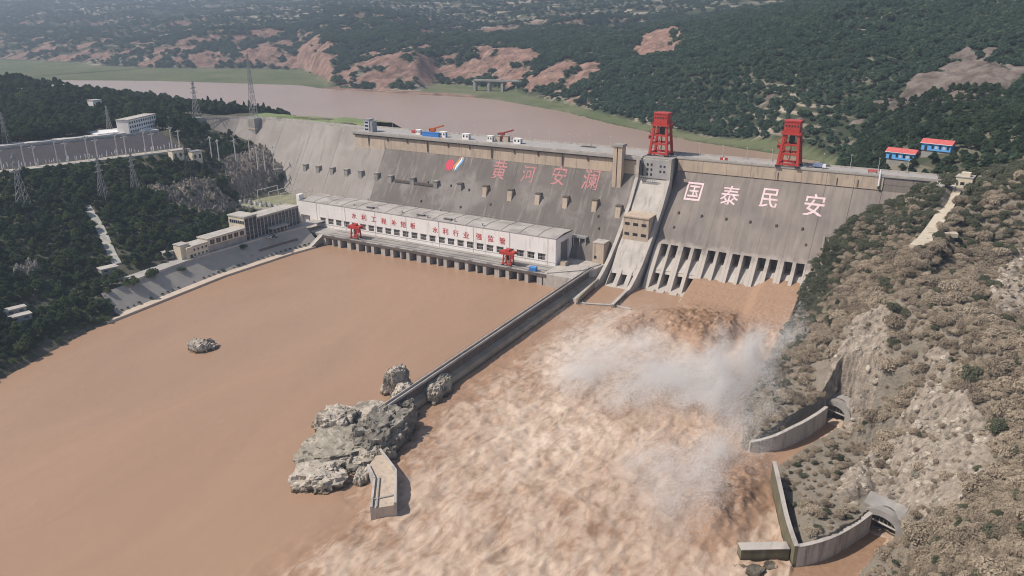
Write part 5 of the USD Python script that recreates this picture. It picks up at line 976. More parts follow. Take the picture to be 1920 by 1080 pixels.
for k in range(11): y_ = 190 + 20.5 * k; dup(pole, 'switchyard_pole', 'tall pale pole in the front row of the hillside switchyard', 'pole', (YE(y_) - 3, y_, 58.6), 0, 'tall poles in the switchyard', (1, 1, 1.12))
for k in range(11): y_ = 199 + 20.5 * k; dup(pole, 'switchyard_pole', 'shorter pale pole in the back row of the hillside switchyard', 'pole', (YE(y_) - 8, y_, 58.6), 0, 'shorter poles in the switchyard', (1, 1, .88))
ins = proto('insulator'); obj('post', MB().cyl((0, 0, 0), (0, 0, 2.6), .22, .16, 6), POLE, ins); obj('insulator', MB().cyl((0, 0, 2.6), (0, 0, 4.6), .32, .2, 6), CARW, ins)
rng = np.random.default_rng(5)
for k in range(90): y_ = 178 + 2.5 * k; dup(ins, 'insulator_post', 'small white insulator post on the gravel of the hillside switchyard', 'insulator', (YE(y_) - 1.5 - rng.uniform(0, 7), y_, 58.6), 0, 'insulator posts in the switchyard', (1, 1, rng.uniform(.7, 1.3)))
# lattice pylons
def lattice(h, b, arms=True, m=None):
    pr_ = proto('lattice_%d' % int(h * 10)); m = m or STEEL
    hw = lambda z: (b * (1 - z / (h * .62)) + .9 * z / (h * .62) if z < h * .62 else .9 - .5 * (z - h * .62) / (h * .38))
    lv = np.concatenate([np.linspace(0, h * .62, 6), np.linspace(h * .62, h, 6)[1:]])
    for sx in (-1, 1):
        for sy in (-1, 1):
            mb = MB()
            for a, c_ in zip(lv[:-1], lv[1:]): mb.bar((sx * hw(a), sy * hw(a), a), (sx * hw(c_), sy * hw(c_), c_), .26)
            obj('leg', mb, m, pr_)
    br = MB()
    for a, c_ in zip(lv[:-1], lv[1:]):
        for (ux, uy, vx, vy) in ((-1, -1, 1, -1), (1, -1, 1, 1), (1, 1, -1, 1), (-1, 1, -1, -1)):
            br.bar((ux * hw(a), uy * hw(a), a), (vx * hw(c_), vy * hw(c_), c_), .12).bar((vx * hw(a), vy * hw(a), a), (ux * hw(c_), uy * hw(c_), c_), .12)
    obj('bracing', br, m, pr_)
    if arms:
        for f in (.68, .80, .92):
            w_ = 5.5 - 3 * (f - .68) * 4; obj('cross_arm', MB().bar((0, -w_, h * f), (0, w_, h * f), .3, .5).bar((0, -w_, h * f), (0, -.6, h * f + 1.6), .15).bar((0, w_, h * f), (0, .6, h * f + 1.6), .15), m, pr_)
    return pr_
L1, L2, L3 = lattice(34, 3.2), lattice(30, 2.8, True, DARK), lattice(46, 2.2, False)
for px_, py_, pr_, s_, lab in ((46, 390, L1, 1.05, 'large lattice pylon at the far left below the switchyard'), (196, 378, L1, .92, 'lattice pylon just right of the top of the cleared strip'), (256, 362, L1, .86, 'lattice pylon midway along the slope below the switchyard'), (356, 338, L2, 1.05, 'dark lattice pylon in front of the switchyard end huts'), (14, 272, L1, .72, 'lattice pylon on the upper road at the left edge'), (206, 245, L1, .62, 'small lattice pylon beside the white plaza')):
    h_ = onl(px_, py_)
    if h_ is not None: dup(pr_, 'pylon', lab, 'pylon', h_ - [0, 0, .6], .5, None, s_)
for px_, x_, lab, pr_, s_, sz in ((395, -590, 'lattice pylon on the block at the far end of the left wing', L1, .95, (7, 8)), (487, -543, 'very tall slim lattice mast on the block half way along the left wing', L3, 1.2, (8, 8))):
    y_ = np.interp(x_, [a for a, _ in WPT[::-1]], [b for _, b in WPT[::-1]]); bl = thing('wing_block', 'dark sided concrete block under the ' + ('pylon' if px_ == 395 else 'slim mast') + ' on the left wing', 'block', (x_, y_ - 4, 73)); obj('block', MB().box(-sz[0]/2, sz[0]/2, -sz[1]/2, sz[1]/2, -14, .8), CM, bl); obj('band', MB().box(-sz[0]/2 - .3, sz[0]/2 + .3, -sz[1]/2 - .3, sz[1]/2, -9, -7.6), CB, bl)
    dup(pr_, 'pylon', lab, 'pylon', (x_, y_ - 4, 73.8), .3, None, s_)
for k, (px_, py_) in enumerate(((398, 300), (412, 306), (443, 304), (470, 302), (484, 318), (498, 322), (515, 316))):
    h_ = onl(px_, py_)
    if h_ is not None: dup(pole, 'line_pole', 'thin pale pole among the trees between switchyard and left wing', 'pole', h_, .4, 'poles among the trees below the left wing', (1, 1, 1.15))
# buildings above the switchyard
h_ = onl(276, 245); wb = thing('white_building', 'white three storey building with rows of windows above the switchyard', 'building', (h_[0] - 6, h_[1] - 4, h_[2]), math.atan2(42, -19) + math.pi)
obj('wall', MB().box(-21, 21, -5, 5, -2, 11), WHITE, wb); obj('roof', MB().box(-21.4, 21.4, -5.4, 5.4, 11, 11.7), CL, wb)
for r in range(3):
    for k in range(12):
        for s_ in (-1, 1):
            if s_ == 1 or r == 2: obj('window', MB().box(-20 + 3.4 * k, -18.2 + 3.4 * k, s_ * 5 - .06, s_ * 5 + .06, 1 + 3.5 * r, 2.9 + 3.5 * r), GLASS, wb)
h_ = onl(225, 246); tag(obj('plaza', MB().cbox((h_[0], h_[1], h_[2] - 1.5), (46, 22, 2.6), ang), M('white_paving', (.72, .69, .67), (.62, .60, .58), .2, rough=.8)), kind='structure')
for px_, py_, lab, l, w, hh in ((181, 212, 'white gabled house front in the trees above the plaza', 9, 8, 12), (60, 178, 'pale flat roof in the trees at the upper left', 22, 9, 7), (112, 174, 'pale roof with a white gable end at the upper left', 14, 8, 8), (215, 225, 'white hall behind the plaza', 14, 9, 7), (330, 200, 'pale building on the slope by the reservoir', 12, 8, 6), (298, 180, 'red brown tower house against the reservoir', 10, 9, 15)):
    h_ = onl(px_, py_)
    if h_ is not None: hut('house', lab, 'house', h_, ang + .2, l, w, hh, WHITE if 'white' in lab else (ROOFRED if 'red' in lab else CM), CL, 4)

# ------------------------------------------------------------------ right abutment: building, road, blue houses
ab_ = thing('abutment_house', 'small buff flat roofed house at the right end of the dam', 'house', (13.5, 478, 72.3), -.15)
obj('wall', MB().box(-4, 4, -5, 4, -1, 5.4), CREAM, ab_); obj('wall', MB().box(-2, 2.4, -4, 0, 5.4, 8.0), CREAM, ab_); obj('roof', MB().box(-4.3, 4.3, -5.3, 4.3, 5.4, 5.9), CL, ab_); obj('door', MB().box(-4.08, -3.95, -1, .6, 0, 2.6), DARK, ab_); obj('window', MB().box(-1.5, .5, -5.06, -4.95, 1.4, 3), GLASS, ab_)
tag(obj('pavement', MB().box(.2, 9, 470, 482, 71.9, 73.05), M('pale_pad', (.60, .56, .51), (.53, .49, .45), .3)), kind='structure')
yy = np.linspace(388, 470, 30); xx = np.interp(yy, [360, 390, 420, 450, 478], [-2, 2, 6, 11, 14]) - 3.5
tag(obj('dirt_road', winding(path_strip([(a, b, RF(a, b) + .6) for a, b in zip(xx, yy)], np.interp(yy, [388, 400, 470], [4.4, 3.2, 2.8]), 1.6).done()), DIRT), kind='structure')
h_ = RF.hit(1765, 436); tag(obj('dirt_road', MB().cbox((h_[0], h_[1] + 1, h_[2] - 1.2), (13, 9, 1.9), .2), DIRT), kind='structure')
BH = [NF.hit(1690, 300, 300., 2000.), NF.hit(1757, 284, 300., 2000.)]
for h_, lab in zip(BH, ('nearer blue walled house with a red roof above the right end of the dam', 'farther blue walled house with a red roof among the trees')):
    t_ = thing('blue_house', lab, 'house', h_, -.25)
    obj('base', MB().box(-8, 8, -3.6, 4, -5, .8), CM, t_)
    obj('wall', MB().box(-8.5, 8.5, -4.2, 4.2, .8, 5.2), SKYBLUE, t_); obj('roof', winding(MB().px([(-5.0, 5.1), (5.0, 5.1), (5.0, 5.4), (0, 7.6), (-5.0, 5.4)], -9.3, 9.3).done()), ROOFRED, t_)
    for k in range(5): obj('window', MB().box(-2.6 + 2.2 * k, -1.2 + 2.2 * k, -4.27, -4.15, 2.0, 4.0), SILVER if k % 2 else GLASS, t_)
    obj('door', MB().box(-6.6, -5.0, -4.27, -4.15, .8, 3.6), DARK, t_); obj('gutter', MB().box(-9.3, 9.3, -5.15, -4.98, 5.0, 5.3), CARW, t_)
vw = thing('valve_house', 'grey columned concrete block set into the bushes at the right foot of the dam', 'building'); p0, p1 = on_face(1551, 432, True), on_face(1600, 432, True)
obj('body', MB().box(p0[0], p1[0] + 1, p0[1] - 9, p0[1] + 3, 25, p0[2] - 1.5), CR, vw)
for k in range(6): xk = p0[0] + (p1[0] - p0[0]) * k / 5.; obj('column', MB().box(xk - .5, xk + .5, p0[1] - 9.6, p0[1] - 9.0, 26, p0[2] - 1.6), CL, vw)
obj('opening', MB().box(p0[0] + 3, p0[0] + 7, p0[1] - 9.1, p0[1] - 8.9, p0[2] - 9, p0[2] - 2.4), CD, vw)
# ------------------------------------------------------------------ tunnel portals and their channels
def portal(c, axis, w, h, label, apron):
    a = math.atan2(axis[1], axis[0]) - math.pi / 2; t_ = thing('tunnel_portal', label, 'tunnel portal', (c[0], c[1], 0), a)
    from shapely.geometry import Polygon, box as sbox
    arch = Polygon([(-w/2, -3), (w/2, -3)] + [(w/2 * math.cos(q), h * .62 + h * .38 * math.sin(q)) for q in np.linspace(0, math.pi, 13)])
    outer = Polygon([(-w/2 - 2.6, -3), (w/2 + 2.2, -3)] + [((w/2 + 2.4) * math.cos(q), h * .66 + (h * .34 + 2.2) * math.sin(q)) for q in np.linspace(0, math.pi, 15)])
    def arch_ext(poly, y0, y1):
        m = MB().pz(poly, -y1, -y0).done(); v = m.vertices; return winding(trimesh.Trimesh(np.c_[v[:, 0], -v[:, 2], v[:, 1]], m.faces, process=False))
    obj('head_wall', arch_ext(outer.difference(arch), 0, 3.0), CM, t_); obj('lining', arch_ext(outer.difference(arch.buffer(.02)), 3.0, 14), CD, t_)
    obj('back', arch_ext(arch.buffer(.5), 13.5, 14.2), DARK, t_)
    g_ = MB()
    for k in range(7): xk = -w/2 + w * (k + .5) / 7; g_.bar((xk, 1.2, h * .62 + h * .36 * math.sqrt(max(0, 1 - (2 * xk / w) ** 2))), (xk, 1.2, h * .55), .12)
    obj('beam', MB().bar((-w/2, 1.0, h * .60), (w/2, 1.0, h * .60), .35, .5), CL, t_); obj('rack', g_, STEEL, t_)
    if apron: obj('apron_slab', MB().hexa([[-w * .8, 1.4, h + .6], [w * .6, 1.2, h + .6], [w * .6, 7, h + 1.6], [-w * .9, 7, h + 1.6]], [[-w * .8, 1.4, h + 1.3], [w * .6, 1.2, h + 1.3], [w * .6, 7, h + 3.2], [-w * .9, 7, h + 2.8]]), CM, t_)
    return t_
P1, P2 = QA, QB
portal(P1, (.42, .91), 9.0, 7.6, 'farther tunnel portal with a barred dark arch above a short channel', True)
portal(P2, (.38, .92), 9.2, 7.4, 'nearer tunnel portal at the lower right with a barred dark arch', True)
def channel_wall(name, label, pix, top, m, half=.55):
    t_ = thing(name, label, 'wall'); q = [at(a, b, 0) for a, b in pix]
    n = len(q); tt = np.linspace(0, 1, n); ft = np.linspace(0, 1, max(n, 9)); from scipy.interpolate import PchipInterpolator
    xy = np.c_[PchipInterpolator(tt, [c_[0] for c_ in q])(ft), PchipInterpolator(tt, [c_[1] for c_ in q])(ft)]; zz_ = np.interp(ft, np.linspace(0, 1, len(top)), top)
    for i in range(len(ft) - 1):
        a, b = [*xy[i], zz_[i]], [*xy[i+1], zz_[i+1]]
        obj('panel', winding(path_strip([a, b], half, 14).done()), m, t_); obj('coping', winding(path_strip([np.array(a) + [0, 0, .25], np.array(b) + [0, 0, .25]], half + .15, .25).done()), CL, t_)
CHW = M('channel_wall_look', (.47, .42, .36), (.38, .335, .29), .2, stain=(.26, .225, .185), stain_scale=(.5, .5, .06), rough=.85)
channel_wall('channel_wall', 'curved pale wall on the left of the farther tunnel channel', [(1404, 850), (1445, 846), (1480, 835), (1515, 817), (1545, 795)], [5, 6.5, 8.0, 8.2, 8.0], CHW)
channel_wall('channel_wall', 'broad curved pale wall on the left of the nearer tunnel channel', [(1490, 1062), (1530, 1053), (1565, 1038), (1600, 1016), (1626, 998)], [7.5, 7.6, 7.4, 7.2, 7.6], CHW)
channel_wall('river_wall', 'tall dark stained wall between the boiling river and the grassy shelf', [(1446, 908), (1458, 960), (1470, 1012), (1488, 1064)], [9.5, 9.0, 8.4, 7.8], ALGAE)
channel_wall('groyne', 'short dark concrete groyne with rocks at its foot at the bottom', [(1384, 1048), (1428, 1047), (1474, 1046)], [4.6, 4.6, 4.6], ALGAE, 1.6)

gsx, gsy = np.arange(-592, -428, 4.), np.arange(503, 572, 4.); GX, GY = np.meshgrid(gsx, gsy, indexing='ij')
tag(obj('grass_bank', grid_mesh(gsx, gsy, LF(GX, GY) + .25 + .5 * N2(GX, GY, 9, 15)), M('bank_grass', (.13, .17, .065), (.18, .20, .09), .08, rough=.95), smooth=True), kind='structure')
# ------------------------------------------------------------------ rocks in the river
def rock(name, label, px_, py_, size, rot, m, seed, top=.55, z0=-1.5, sub=5, cat='rock', rough=1.0, spiky=0.0):
    p = at(px_, py_, 1.0); s = trimesh.creation.icosphere(sub, 1.0); v = s.vertices.copy()
    v = v * (1 + .0)
    r_ = fbm(v * 1.6 + seed * 7.3, 4, seed) - .5; g_ = 1 - 2 * np.abs(fbm(v * 3.1 + seed * 3.1, 5, seed + 3) - .5)
    v = v * (1 + .95 * rough * r_ + .55 * rough * (g_ - .6))[:, None]
    st = np.floor((v[:, 2] + .25 * (fbm(v * 3, 3, seed) - .5)) * 5) / 5; v[:, 2] = v[:, 2] * .55 + st * .45
    v[:, 2] = np.where(v[:, 2] > top, top + (v[:, 2] - top) * .3, v[:, 2]) + spiky * np.clip(fbm(v * 4, 3, seed + 5) - .5, 0, 1)
    v = v * np.array(size); a = math.radians(rot); ca, sa = math.cos(a), math.sin(a)
    v = np.c_[v[:, 0] * ca - v[:, 1] * sa, v[:, 0] * sa + v[:, 1] * ca, v[:, 2]] + [p[0], p[1], z0]
    v[:, 2] = np.maximum(v[:, 2], -3 + .01 * v[:, 0] / 50)
    t_ = thing(name, label, cat); obj('stone', (v, s.faces), m, t_, smooth=25); return t_
rock('rock', 'broad pale flat topped rock at the left tip of the outcrop', 598, 896, (9.5, 7.5, 9.5), 25, ROCKL, 1, .62)
rock('rock', 'olive sloping rock forming the middle of the outcrop', 655, 842, (15, 14, 10.5), 35, ROCKM, 2, .6)
rock('rock', 'pale jagged crest at the upper left of the outcrop', 632, 800, (9, 8.5, 12.5), 10, ROCKL, 3, .7)
rock('rock', 'dark craggy rock face on the foam side of the outcrop', 716, 822, (10.5, 15, 13), 5, ROCKD, 4, .8, spiky=.3)
rock('rock', 'low rock ridge running up to the end of the training wall', 700, 790, (11, 10, 10), 0, ROCKL, 5, .6)
rock('rock', 'small pale knob at the left edge of the outcrop', 607, 828, (3.6, 4, 7), 0, ROCKL, 6, .7, sub=4)
rock('rock', 'pale neck of rock joining the left tip to the outcrop', 650, 866, (9, 6, 8.5), 30, ROCKL, 7, .5)
rock('rock', 'smooth boulder between the left tip and the concrete outfall', 683, 893, (3.0, 4.4, 6.5), 10, ROCKL, 8, .7, sub=4)
rock('rock', 'craggy rock at the head of the concrete outfall', 703, 856, (6.5, 6, 9.5), 15, ROCKL, 14, .7)
rock('rock', 'pale rock stack standing behind the training wall', 746, 728, (4.6, 6.2, 15), 0, ROCKL, 9, .8)
rock('rock', 'second lower rock shoulder behind the training wall', 757, 742, (4.6, 6.5, 10), 20, ROCKL, 10, .7, sub=4)
rock('rock', 'olive rounded rock against the foam side of the training wall', 815, 736, (6.0, 9.5, 10.5), 12, ROCKM, 11, .75)
rock('rock', 'dark rock under the bend of the training wall', 757, 778, (5.0, 7, 10), 0, ROCKD, 12, .8)
rock('rock', 'small pale rock islet alone in the calm river', 379, 650, (6.6, 5.0, 7), 35, ROCKL, 13, .7, spiky=.5)
for k, (px_, py_, s_) in enumerate(((1392, 1062, 2.4), (1418, 1068, 3.2), (1446, 1058, 2.6), (1372, 1072, 1.8))):
    rock('rock', ('small dark rock left of centre below the groyne', 'largest dark rock below the groyne', 'dark rock at the right end below the groyne', 'outermost small rock off the groyne')[k], px_, py_, (s_, s_ * .8, s_ * 1.2), 20 * k, ROCKD, 20 + k, .7, sub=4)
# the concrete outfall on the outcrop
of = thing('outfall', 'angular concrete outfall chute below the rock outcrop', 'outfall')
O = [at(*q, 5.2)[:2] for q in ((690, 872), (712, 842), (742, 882), (741, 944), (696, 951), (702, 897))]
obj('body', MB().pz([tuple(q) for q in O], -3, 4.6), CB, of)
def edge_wall(a, b, z0, z1, w_, nm, m): obj(nm, winding(path_strip([[*a, z1], [*b, z1]], w_, z1 - z0).done()), m, of)
edge_wall(O[1], O[2], 0, 5.6, .45, 'side_wall', CL); edge_wall(O[2], O[3], 0, 5.6, .45, 'side_wall', CL); edge_wall(O[5], O[4], 0, 5.4, .4, 'side_wall', CL); edge_wall(O[0], O[5], 0, 5.6, .4, 'side_wall', CL)
ia = O[5] + (O[2] - O[5]) * .22; ib = O[4] + (O[3] - O[4]) * .22; edge_wall(ia, ib, 4, 5.2, .25, 'inner_wall', CM)
ja = O[4] + (O[5] - O[4]) * .28; jb = O[3] + (O[2] - O[3]) * .28; edge_wall(ja, jb, 4, 5.0, .3, 'cross_wall', CM)
# old bridge end over the far meadow
br = thing('bridge', 'unfinished looking beam bridge on tall piers at the far shore', 'bridge'); A_, B_ = at(889, 150, 60), at(1000, 153, 60)
obj('deck', MB().bar(A_, B_, 9, 2.6), CM, br)
for f in (.02, .26, .49, .74):
    q = A_ + (B_ - A_) * f; obj('pier', MB().bar((q[0], q[1], 34), (q[0], q[1], 59), 6.5, 4.5), CM, br); obj('pier_cap', MB().box(q[0] - 4.5, q[0] + 4.5, q[1] - 3, q[1] + 3, 57.2, 58.8), CL, br)

# ------------------------------------------------------------------ plants
def cards(points, normals, size, rng, jitter=.8):   # leaf clumps: one bent card each
    n = len(points); nn = normals + rng.normal(0, jitter, (n, 3)); nn /= np.linalg.norm(nn, axis=1, keepdims=True)
    u = np.cross(nn, rng.normal(0, 1, (n, 3))); u /= np.linalg.norm(u, axis=1, keepdims=True); w = np.cross(nn, u)
    s = (size * rng.uniform(.6, 1.3, n))[:, None]; u, w = u * s, w * s * .75
    v = np.stack([points - u - w * .4, points + u * .2 - w, points + u + w * .3, points - u * .2 + w], 1) + (nn * s * .3)[:, None] * np.array([0, 1, 0, 1])[None, :, None]
    f = (np.arange(n) * 4)[:, None, None] + np.array([[0, 1, 2], [0, 2, 3]])
    return v.reshape(-1, 3), f.reshape(-1, 3)
def crown(rng, n, lobes, size):    # lobes: (x, y, z, r, squash)
    lobes = np.array(lobes, float); w = lobes[:, 3] ** 2; k = rng.choice(len(lobes), n, p=w / w.sum())
    d = rng.normal(0, 1, (n, 3)); d /= np.linalg.norm(d, axis=1, keepdims=True); d[:, 2] = np.where(d[:, 2] < -.3, -d[:, 2], d[:, 2])
    r = lobes[k, 3] * rng.uniform(.55, 1.08, n) ** .6
    p = lobes[k, :3] + d * r[:, None] * np.c_[np.ones(n), np.ones(n), lobes[k, 4]]
    p[:, 2] = np.maximum(p[:, 2], .12)
    return cards(p, d, size, rng)
def plant(name, rng, kind, m, bark):
    pr_ = proto(name)
    if kind == 'shrub':
        lb_ = [(0, 0, .9, 1.1, .8)] + [(rng.uniform(-1, 1), rng.uniform(-1, 1), rng.uniform(.5, 1.3), rng.uniform(.55, .95), .85) for _ in range(6)]
        obj('crown', crown(rng, 1100, lb_, .135), m, pr_)
        st = MB()
        for k in range(3): st.cyl((0, 0, -.5), (rng.uniform(-.6, .6), rng.uniform(-.6, .6), 1.2), .07, .03, 5)
        obj('stem', st, bark, pr_)
    elif kind == 'tree':
        lb_ = [(0, 0, 3.4, 1.7, .9)] + [(1.5 * math.cos(a), 1.5 * math.sin(a), 2.7 + rng.uniform(-.6, 1.2), rng.uniform(.9, 1.25), .9) for a in np.linspace(0, 6.28, 7)[:-1] + rng.uniform(0, 1)] + [(0, 0, 4.7, 1.1, .9)]
        obj('crown', crown(rng, 760, lb_, .34), m, pr_)
        tr_ = MB().cyl((0, 0, -.8), (.1, 0, 3.2), .22, .12, 7)
        for a in (0.3, 2.2, 4.4): tr_.cyl((.05, 0, 1.6), (1.1 * math.cos(a), 1.1 * math.sin(a), 3.0), .10, .04, 5)
        obj('trunk', tr_, bark, pr_)
    else:                          # cypress
        zz_ = rng.uniform(0, 1, 420) ** .8; a = rng.uniform(0, 6.28, 420); r_ = .75 * (1 - zz_) ** .6 * rng.uniform(.6, 1.05, 420) + .05
        d = np.c_[np.cos(a), np.sin(a), np.full(420, .3)]; obj('crown', cards(np.c_[r_ * np.cos(a), r_ * np.sin(a), .5 + zz_ * 5], d, .28, rng), m, pr_); obj('trunk', MB().cyl((0, 0, -.8), (0, 0, 1.5), .14, .1, 6), bark, pr_)
    return pr_
rp = np.random.default_rng(77)
DS = [plant('dusty_shrub_%d' % k, rp, 'shrub', DUSTY, PALEBARK) for k in range(5)]
SS = [plant('sage_shrub_%d' % k, rp, 'shrub', SAGE, BARK) for k in range(4)]
GT = [plant('green_tree_%d' % k, rp, 'tree', GREEN, BARK) for k in range(5)]
DT = [plant('dark_tree_%d' % k, rp, 'tree', DARKG, BARK) for k in range(4)]
CY = [plant('cypress_%d' % k, rp, 'cypress', DARKG, BARK) for k in range(2)]
def scatter_stuff(name, label, P, protos_src, scales, seed):   # what is past the individual ones: a point instancer
    rng = np.random.default_rng(seed); pi = UsdGeom.PointInstancer.Define(stage, '/World/' + numbered('/World', name)); prim = pi.GetPrim(); tag(prim, label, None, None, 'stuff'); prim.SetCustomDataByKey('category', name.replace('_', ' '))
    pp = []
    for k, s_ in enumerate(protos_src):
        x_ = UsdGeom.Xform.Define(stage, str(prim.GetPath()) + '/kind_%03d' % k); x_.GetPrim().GetReferences().AddInternalReference(s_.GetPath()); pp.append(x_.GetPath())
    pi.CreatePrototypesRel().SetTargets(pp); n = len(P)
    pi.CreateProtoIndicesAttr(Vt.IntArray.FromNumpy(rng.integers(0, len(pp), n).astype(np.int32))); pi.CreatePositionsAttr(Vt.Vec3fArray.FromNumpy(P.astype(np.float32)))
    a = rng.uniform(0, 2 * np.pi, n); pi.CreateOrientationsAttr(Vt.QuathArray([Gf.Quath(float(math.cos(t / 2)), 0, 0, float(math.sin(t / 2))) for t in a]))
    pi.CreateScalesAttr(Vt.Vec3fArray.FromNumpy((scales[:, None] * np.c_[rng.uniform(.85, 1.15, n), rng.uniform(.85, 1.15, n), rng.uniform(.8, 1.2, n)]).astype(np.float32)))
def jgrid(x0, x1, y0, y1, step, seed):
    rng = np.random.default_rng(seed); gx, gy = np.meshgrid(np.arange(x0, x1, step), np.arange(y0, y1, step), indexing='ij'); return np.c_[(gx + rng.uniform(-.55, .55, gx.shape) * step).ravel(), (gy + rng.uniform(-.55, .55, gx.shape) * step).ravel()]
def in_view(P, margin=60):
    q = project(P); return (q[:, 2] > 20) & (q[:, 0] > -margin) & (q[:, 0] < 1920 + margin) & (q[:, 1] > -margin) & (q[:, 1] < 1080 + margin)
# right bank scrub
S_ = jgrid(-62, 105, 95, 492, 1.75, 21); sx, sy = S_[:, 0], S_[:, 1]; rng = np.random.default_rng(22)
sz = RF(sx, sy); rk = RF(sx, sy, rockm); e_ = np.interp(sy, *zip(*RB)); shelf_ = (sx < np.interp(sy, [60, 120, 170, 205, 222, 240, 262, 290, 312, 335, 480], [-22, -12, -4, -1, 3, 8, 2, -14, -34, -52, -60]))
dens = np.where(shelf_, .5, 1.0) * np.clip(1.0 - rk * .72, .22, 1) * np.clip(.88 + 1.6 * N2(sx, sy, 22, 24), .5, 1)
keep = (rng.uniform(0, 1, len(sx)) < dens) & (sx > e_ + 1.2) & (sz > .8)
for ch in (CH1, CH2):
    keep &= ~inpoly(sx, sy, ch) & (segdist(sx, sy, ch + ch[:1]) > 2.2)
for P_, r_ in ((P1, 8), (P2, 8)): keep &= np.hypot(sx - P_[0], sy - P_[1] - 3) > r_
keep &= segdist(sx, sy, list(zip(xx, yy))) > 4.0
keep &= ~((sx > 0) & (sx < 19) & (sy > 468) & (sy < 486)) & ~((sy > face_right(0) + .875 * sz - 3) & (sx < 2))
keep &= ~((sx > P1[0] - 10) & (sx < P1[0] + 8) & (sy > P1[1]) & (sy < P1[1] + 12)) & ~((sx > P2[0] - 10) & (sx < P2[0] + 10) & (sy > P2[1]) & (sy < P2[1] + 12))
SP = np.c_[sx, sy, sz - .15][keep]; SP = SP[in_view(SP)]
spq = project(SP); size = 1.0 * rng.uniform(.6, 1.45, len(SP)) ** 1.5 * np.where(RF(SP[:, 0], SP[:, 1]) < 9.5, .62, 1.0) * np.where(RF(SP[:, 0], SP[:, 1], rockm) > .5, .55, 1.0) * np.where(rng.uniform(0, 1, len(SP)) < .12, 1.7, 1.0)
green = smoothstep(395, 470, SP[:, 1] + N2(SP[:, 0], SP[:, 1], 40, 25) * 90) * .8 + (SP[:, 0] < -40) * (SP[:, 1] > 290) * .35 + .06
isg = rng.uniform(0, 1, len(SP)) < np.clip(green, 0, .92)
order = np.argsort(spq[:, 2] / size)
first, rest = order[:300], order[300:]
ROW = np.digitize(spq[:, 1], [760, 900]); 
LAB = {(0, False): 'dusty brown shrub on the middle of the steep right bank', (1, False): 'dusty brown shrub on the right bank beside the pale rock face', (2, False): 'dusty brown shrub near the lower right corner by the nearer portal', (0, True): 'grey green shrub on the middle of the steep right bank', (1, True): 'grey green shrub on the right bank beside the pale rock face', (2, True): 'grey green shrub low on the right bank near the nearer portal'}
for i in first:
    g_ = bool(isg[i]); src = (SS if g_ else DS)[int(rng.integers(0, 4))]; s_ = size[i]
    wh = 'on the shelf between the two tunnel channels' if SP[i, 2] < 9.5 and SP[i, 1] < 262 else 'on the river bank left of the farther tunnel' if SP[i, 2] < 14 else 'just above the nearer tunnel portal' if spq[i, 0] < 1720 and spq[i, 1] > 850 else 'beside the pale rock face' if spq[i, 0] < 1800 and spq[i, 1] > 560 else 'on the upper slope near the dam end' if spq[i, 1] < 520 else 'at the right edge above the pale rocks' if spq[i, 1] < 720 else 'at the right edge beside the pale rocks' if spq[i, 1] < 880 else 'at the lower right edge above the corner' if spq[i, 1] < 980 else 'right of the nearer tunnel along the bottom edge' if spq[i, 0] < 1800 else 'in the lower right corner'
    lab = ('large ' if s_ > 1.5 else 'small ' if s_ < .85 else '') + ('grey green' if g_ else 'dusty brown') + ' shrub ' + wh
    dup(src, 'shrub', lab, 'shrub', SP[i], rng.uniform(0, 6.28), lab.replace('shrub', 'shrubs'), (s_ * rng.uniform(.9, 1.1), s_ * rng.uniform(.9, 1.1), s_ * rng.uniform(.85, 1.2)))
r1 = rest[~isg[rest]]; r2 = rest[isg[rest]]
scatter_stuff('scrub', 'dusty grey brown scrub covering the steep right bank', SP[r1], DS, size[r1], 31)
scatter_stuff('scrub', 'darker grey green scrub near the dam and the river edge on the right', SP[r2], SS, size[r2] * 1.1, 32)
# loose stones and dead stalks on the right bank
stone_m = []
for k in range(3):
    s_ = trimesh.creation.icosphere(2, 1.0); v = s_.vertices * (1 + .7 * (fbm(s_.vertices * 1.7 + k * 5, 3, k) - .5))[:, None] * [1, .8, .7]; q_ = proto('boulder_%d' % k); obj('stone', (v, s_.faces), ROCKL, q_, smooth=False); stone_m.append(q_)
Q = jgrid(-55, 70, 150, 420, 4.6, 41); qz = RF(Q[:, 0], Q[:, 1]); qk = RF(Q[:, 0], Q[:, 1], rockm); ok = (rng.uniform(0, 1, len(Q)) < .06 + .3 * qk) & (Q[:, 0] > np.interp(Q[:, 1], *zip(*RB)) + 4) & (qz > 4)
for ch in (CH1, CH2): ok &= ~inpoly(Q[:, 0], Q[:, 1], ch)
Q3 = np.c_[Q, qz - .2][ok]; scatter_stuff('boulders', 'pale loose boulders scattered over the right bank', Q3, stone_m, rng.uniform(.35, 1.4, len(Q3)), 42)
crag = []
for k in range(4):
    s_ = trimesh.creation.icosphere(3, 1.0); v = s_.vertices * (1 + 1.0 * (fbm(s_.vertices * 1.5 + k * 6.1, 4, k + 9) - .5) + .5 * (1 - 2 * np.abs(fbm(s_.vertices * 2.4 + k, 4, k + 2) - .5) - .6))[:, None] * [.6, .6, 1.7]; q_ = proto('crag_%d' % k); obj('stone', (v, s_.faces), M('crag_rock%d' % k, (.30, .255, .21), (.17, .145, .12), .4, bump=.9, bscale=.9, rough=.95) , q_, smooth=False); crag.append(q_)
Q = jgrid(-540, -420, 190, 490, 2.5, 43); ok = LF(Q[:, 0], Q[:, 1], cliffm) > .35; Q = Q[ok]; scatter_stuff('crags', 'steep grey brown crags of the cliffs on the left bank', np.c_[Q, LF(Q[:, 0], Q[:, 1]) - .6], crag, rng.uniform(.8, 1.8, len(Q)), 44)
Q = jgrid(-58, 60, 150, 420, 2.6, 45); ok = (RF(Q[:, 0], Q[:, 1], rockm) > .45) & (rng.uniform(0, 1, len(Q)) < .75); Q = Q[ok]
crag2 = []
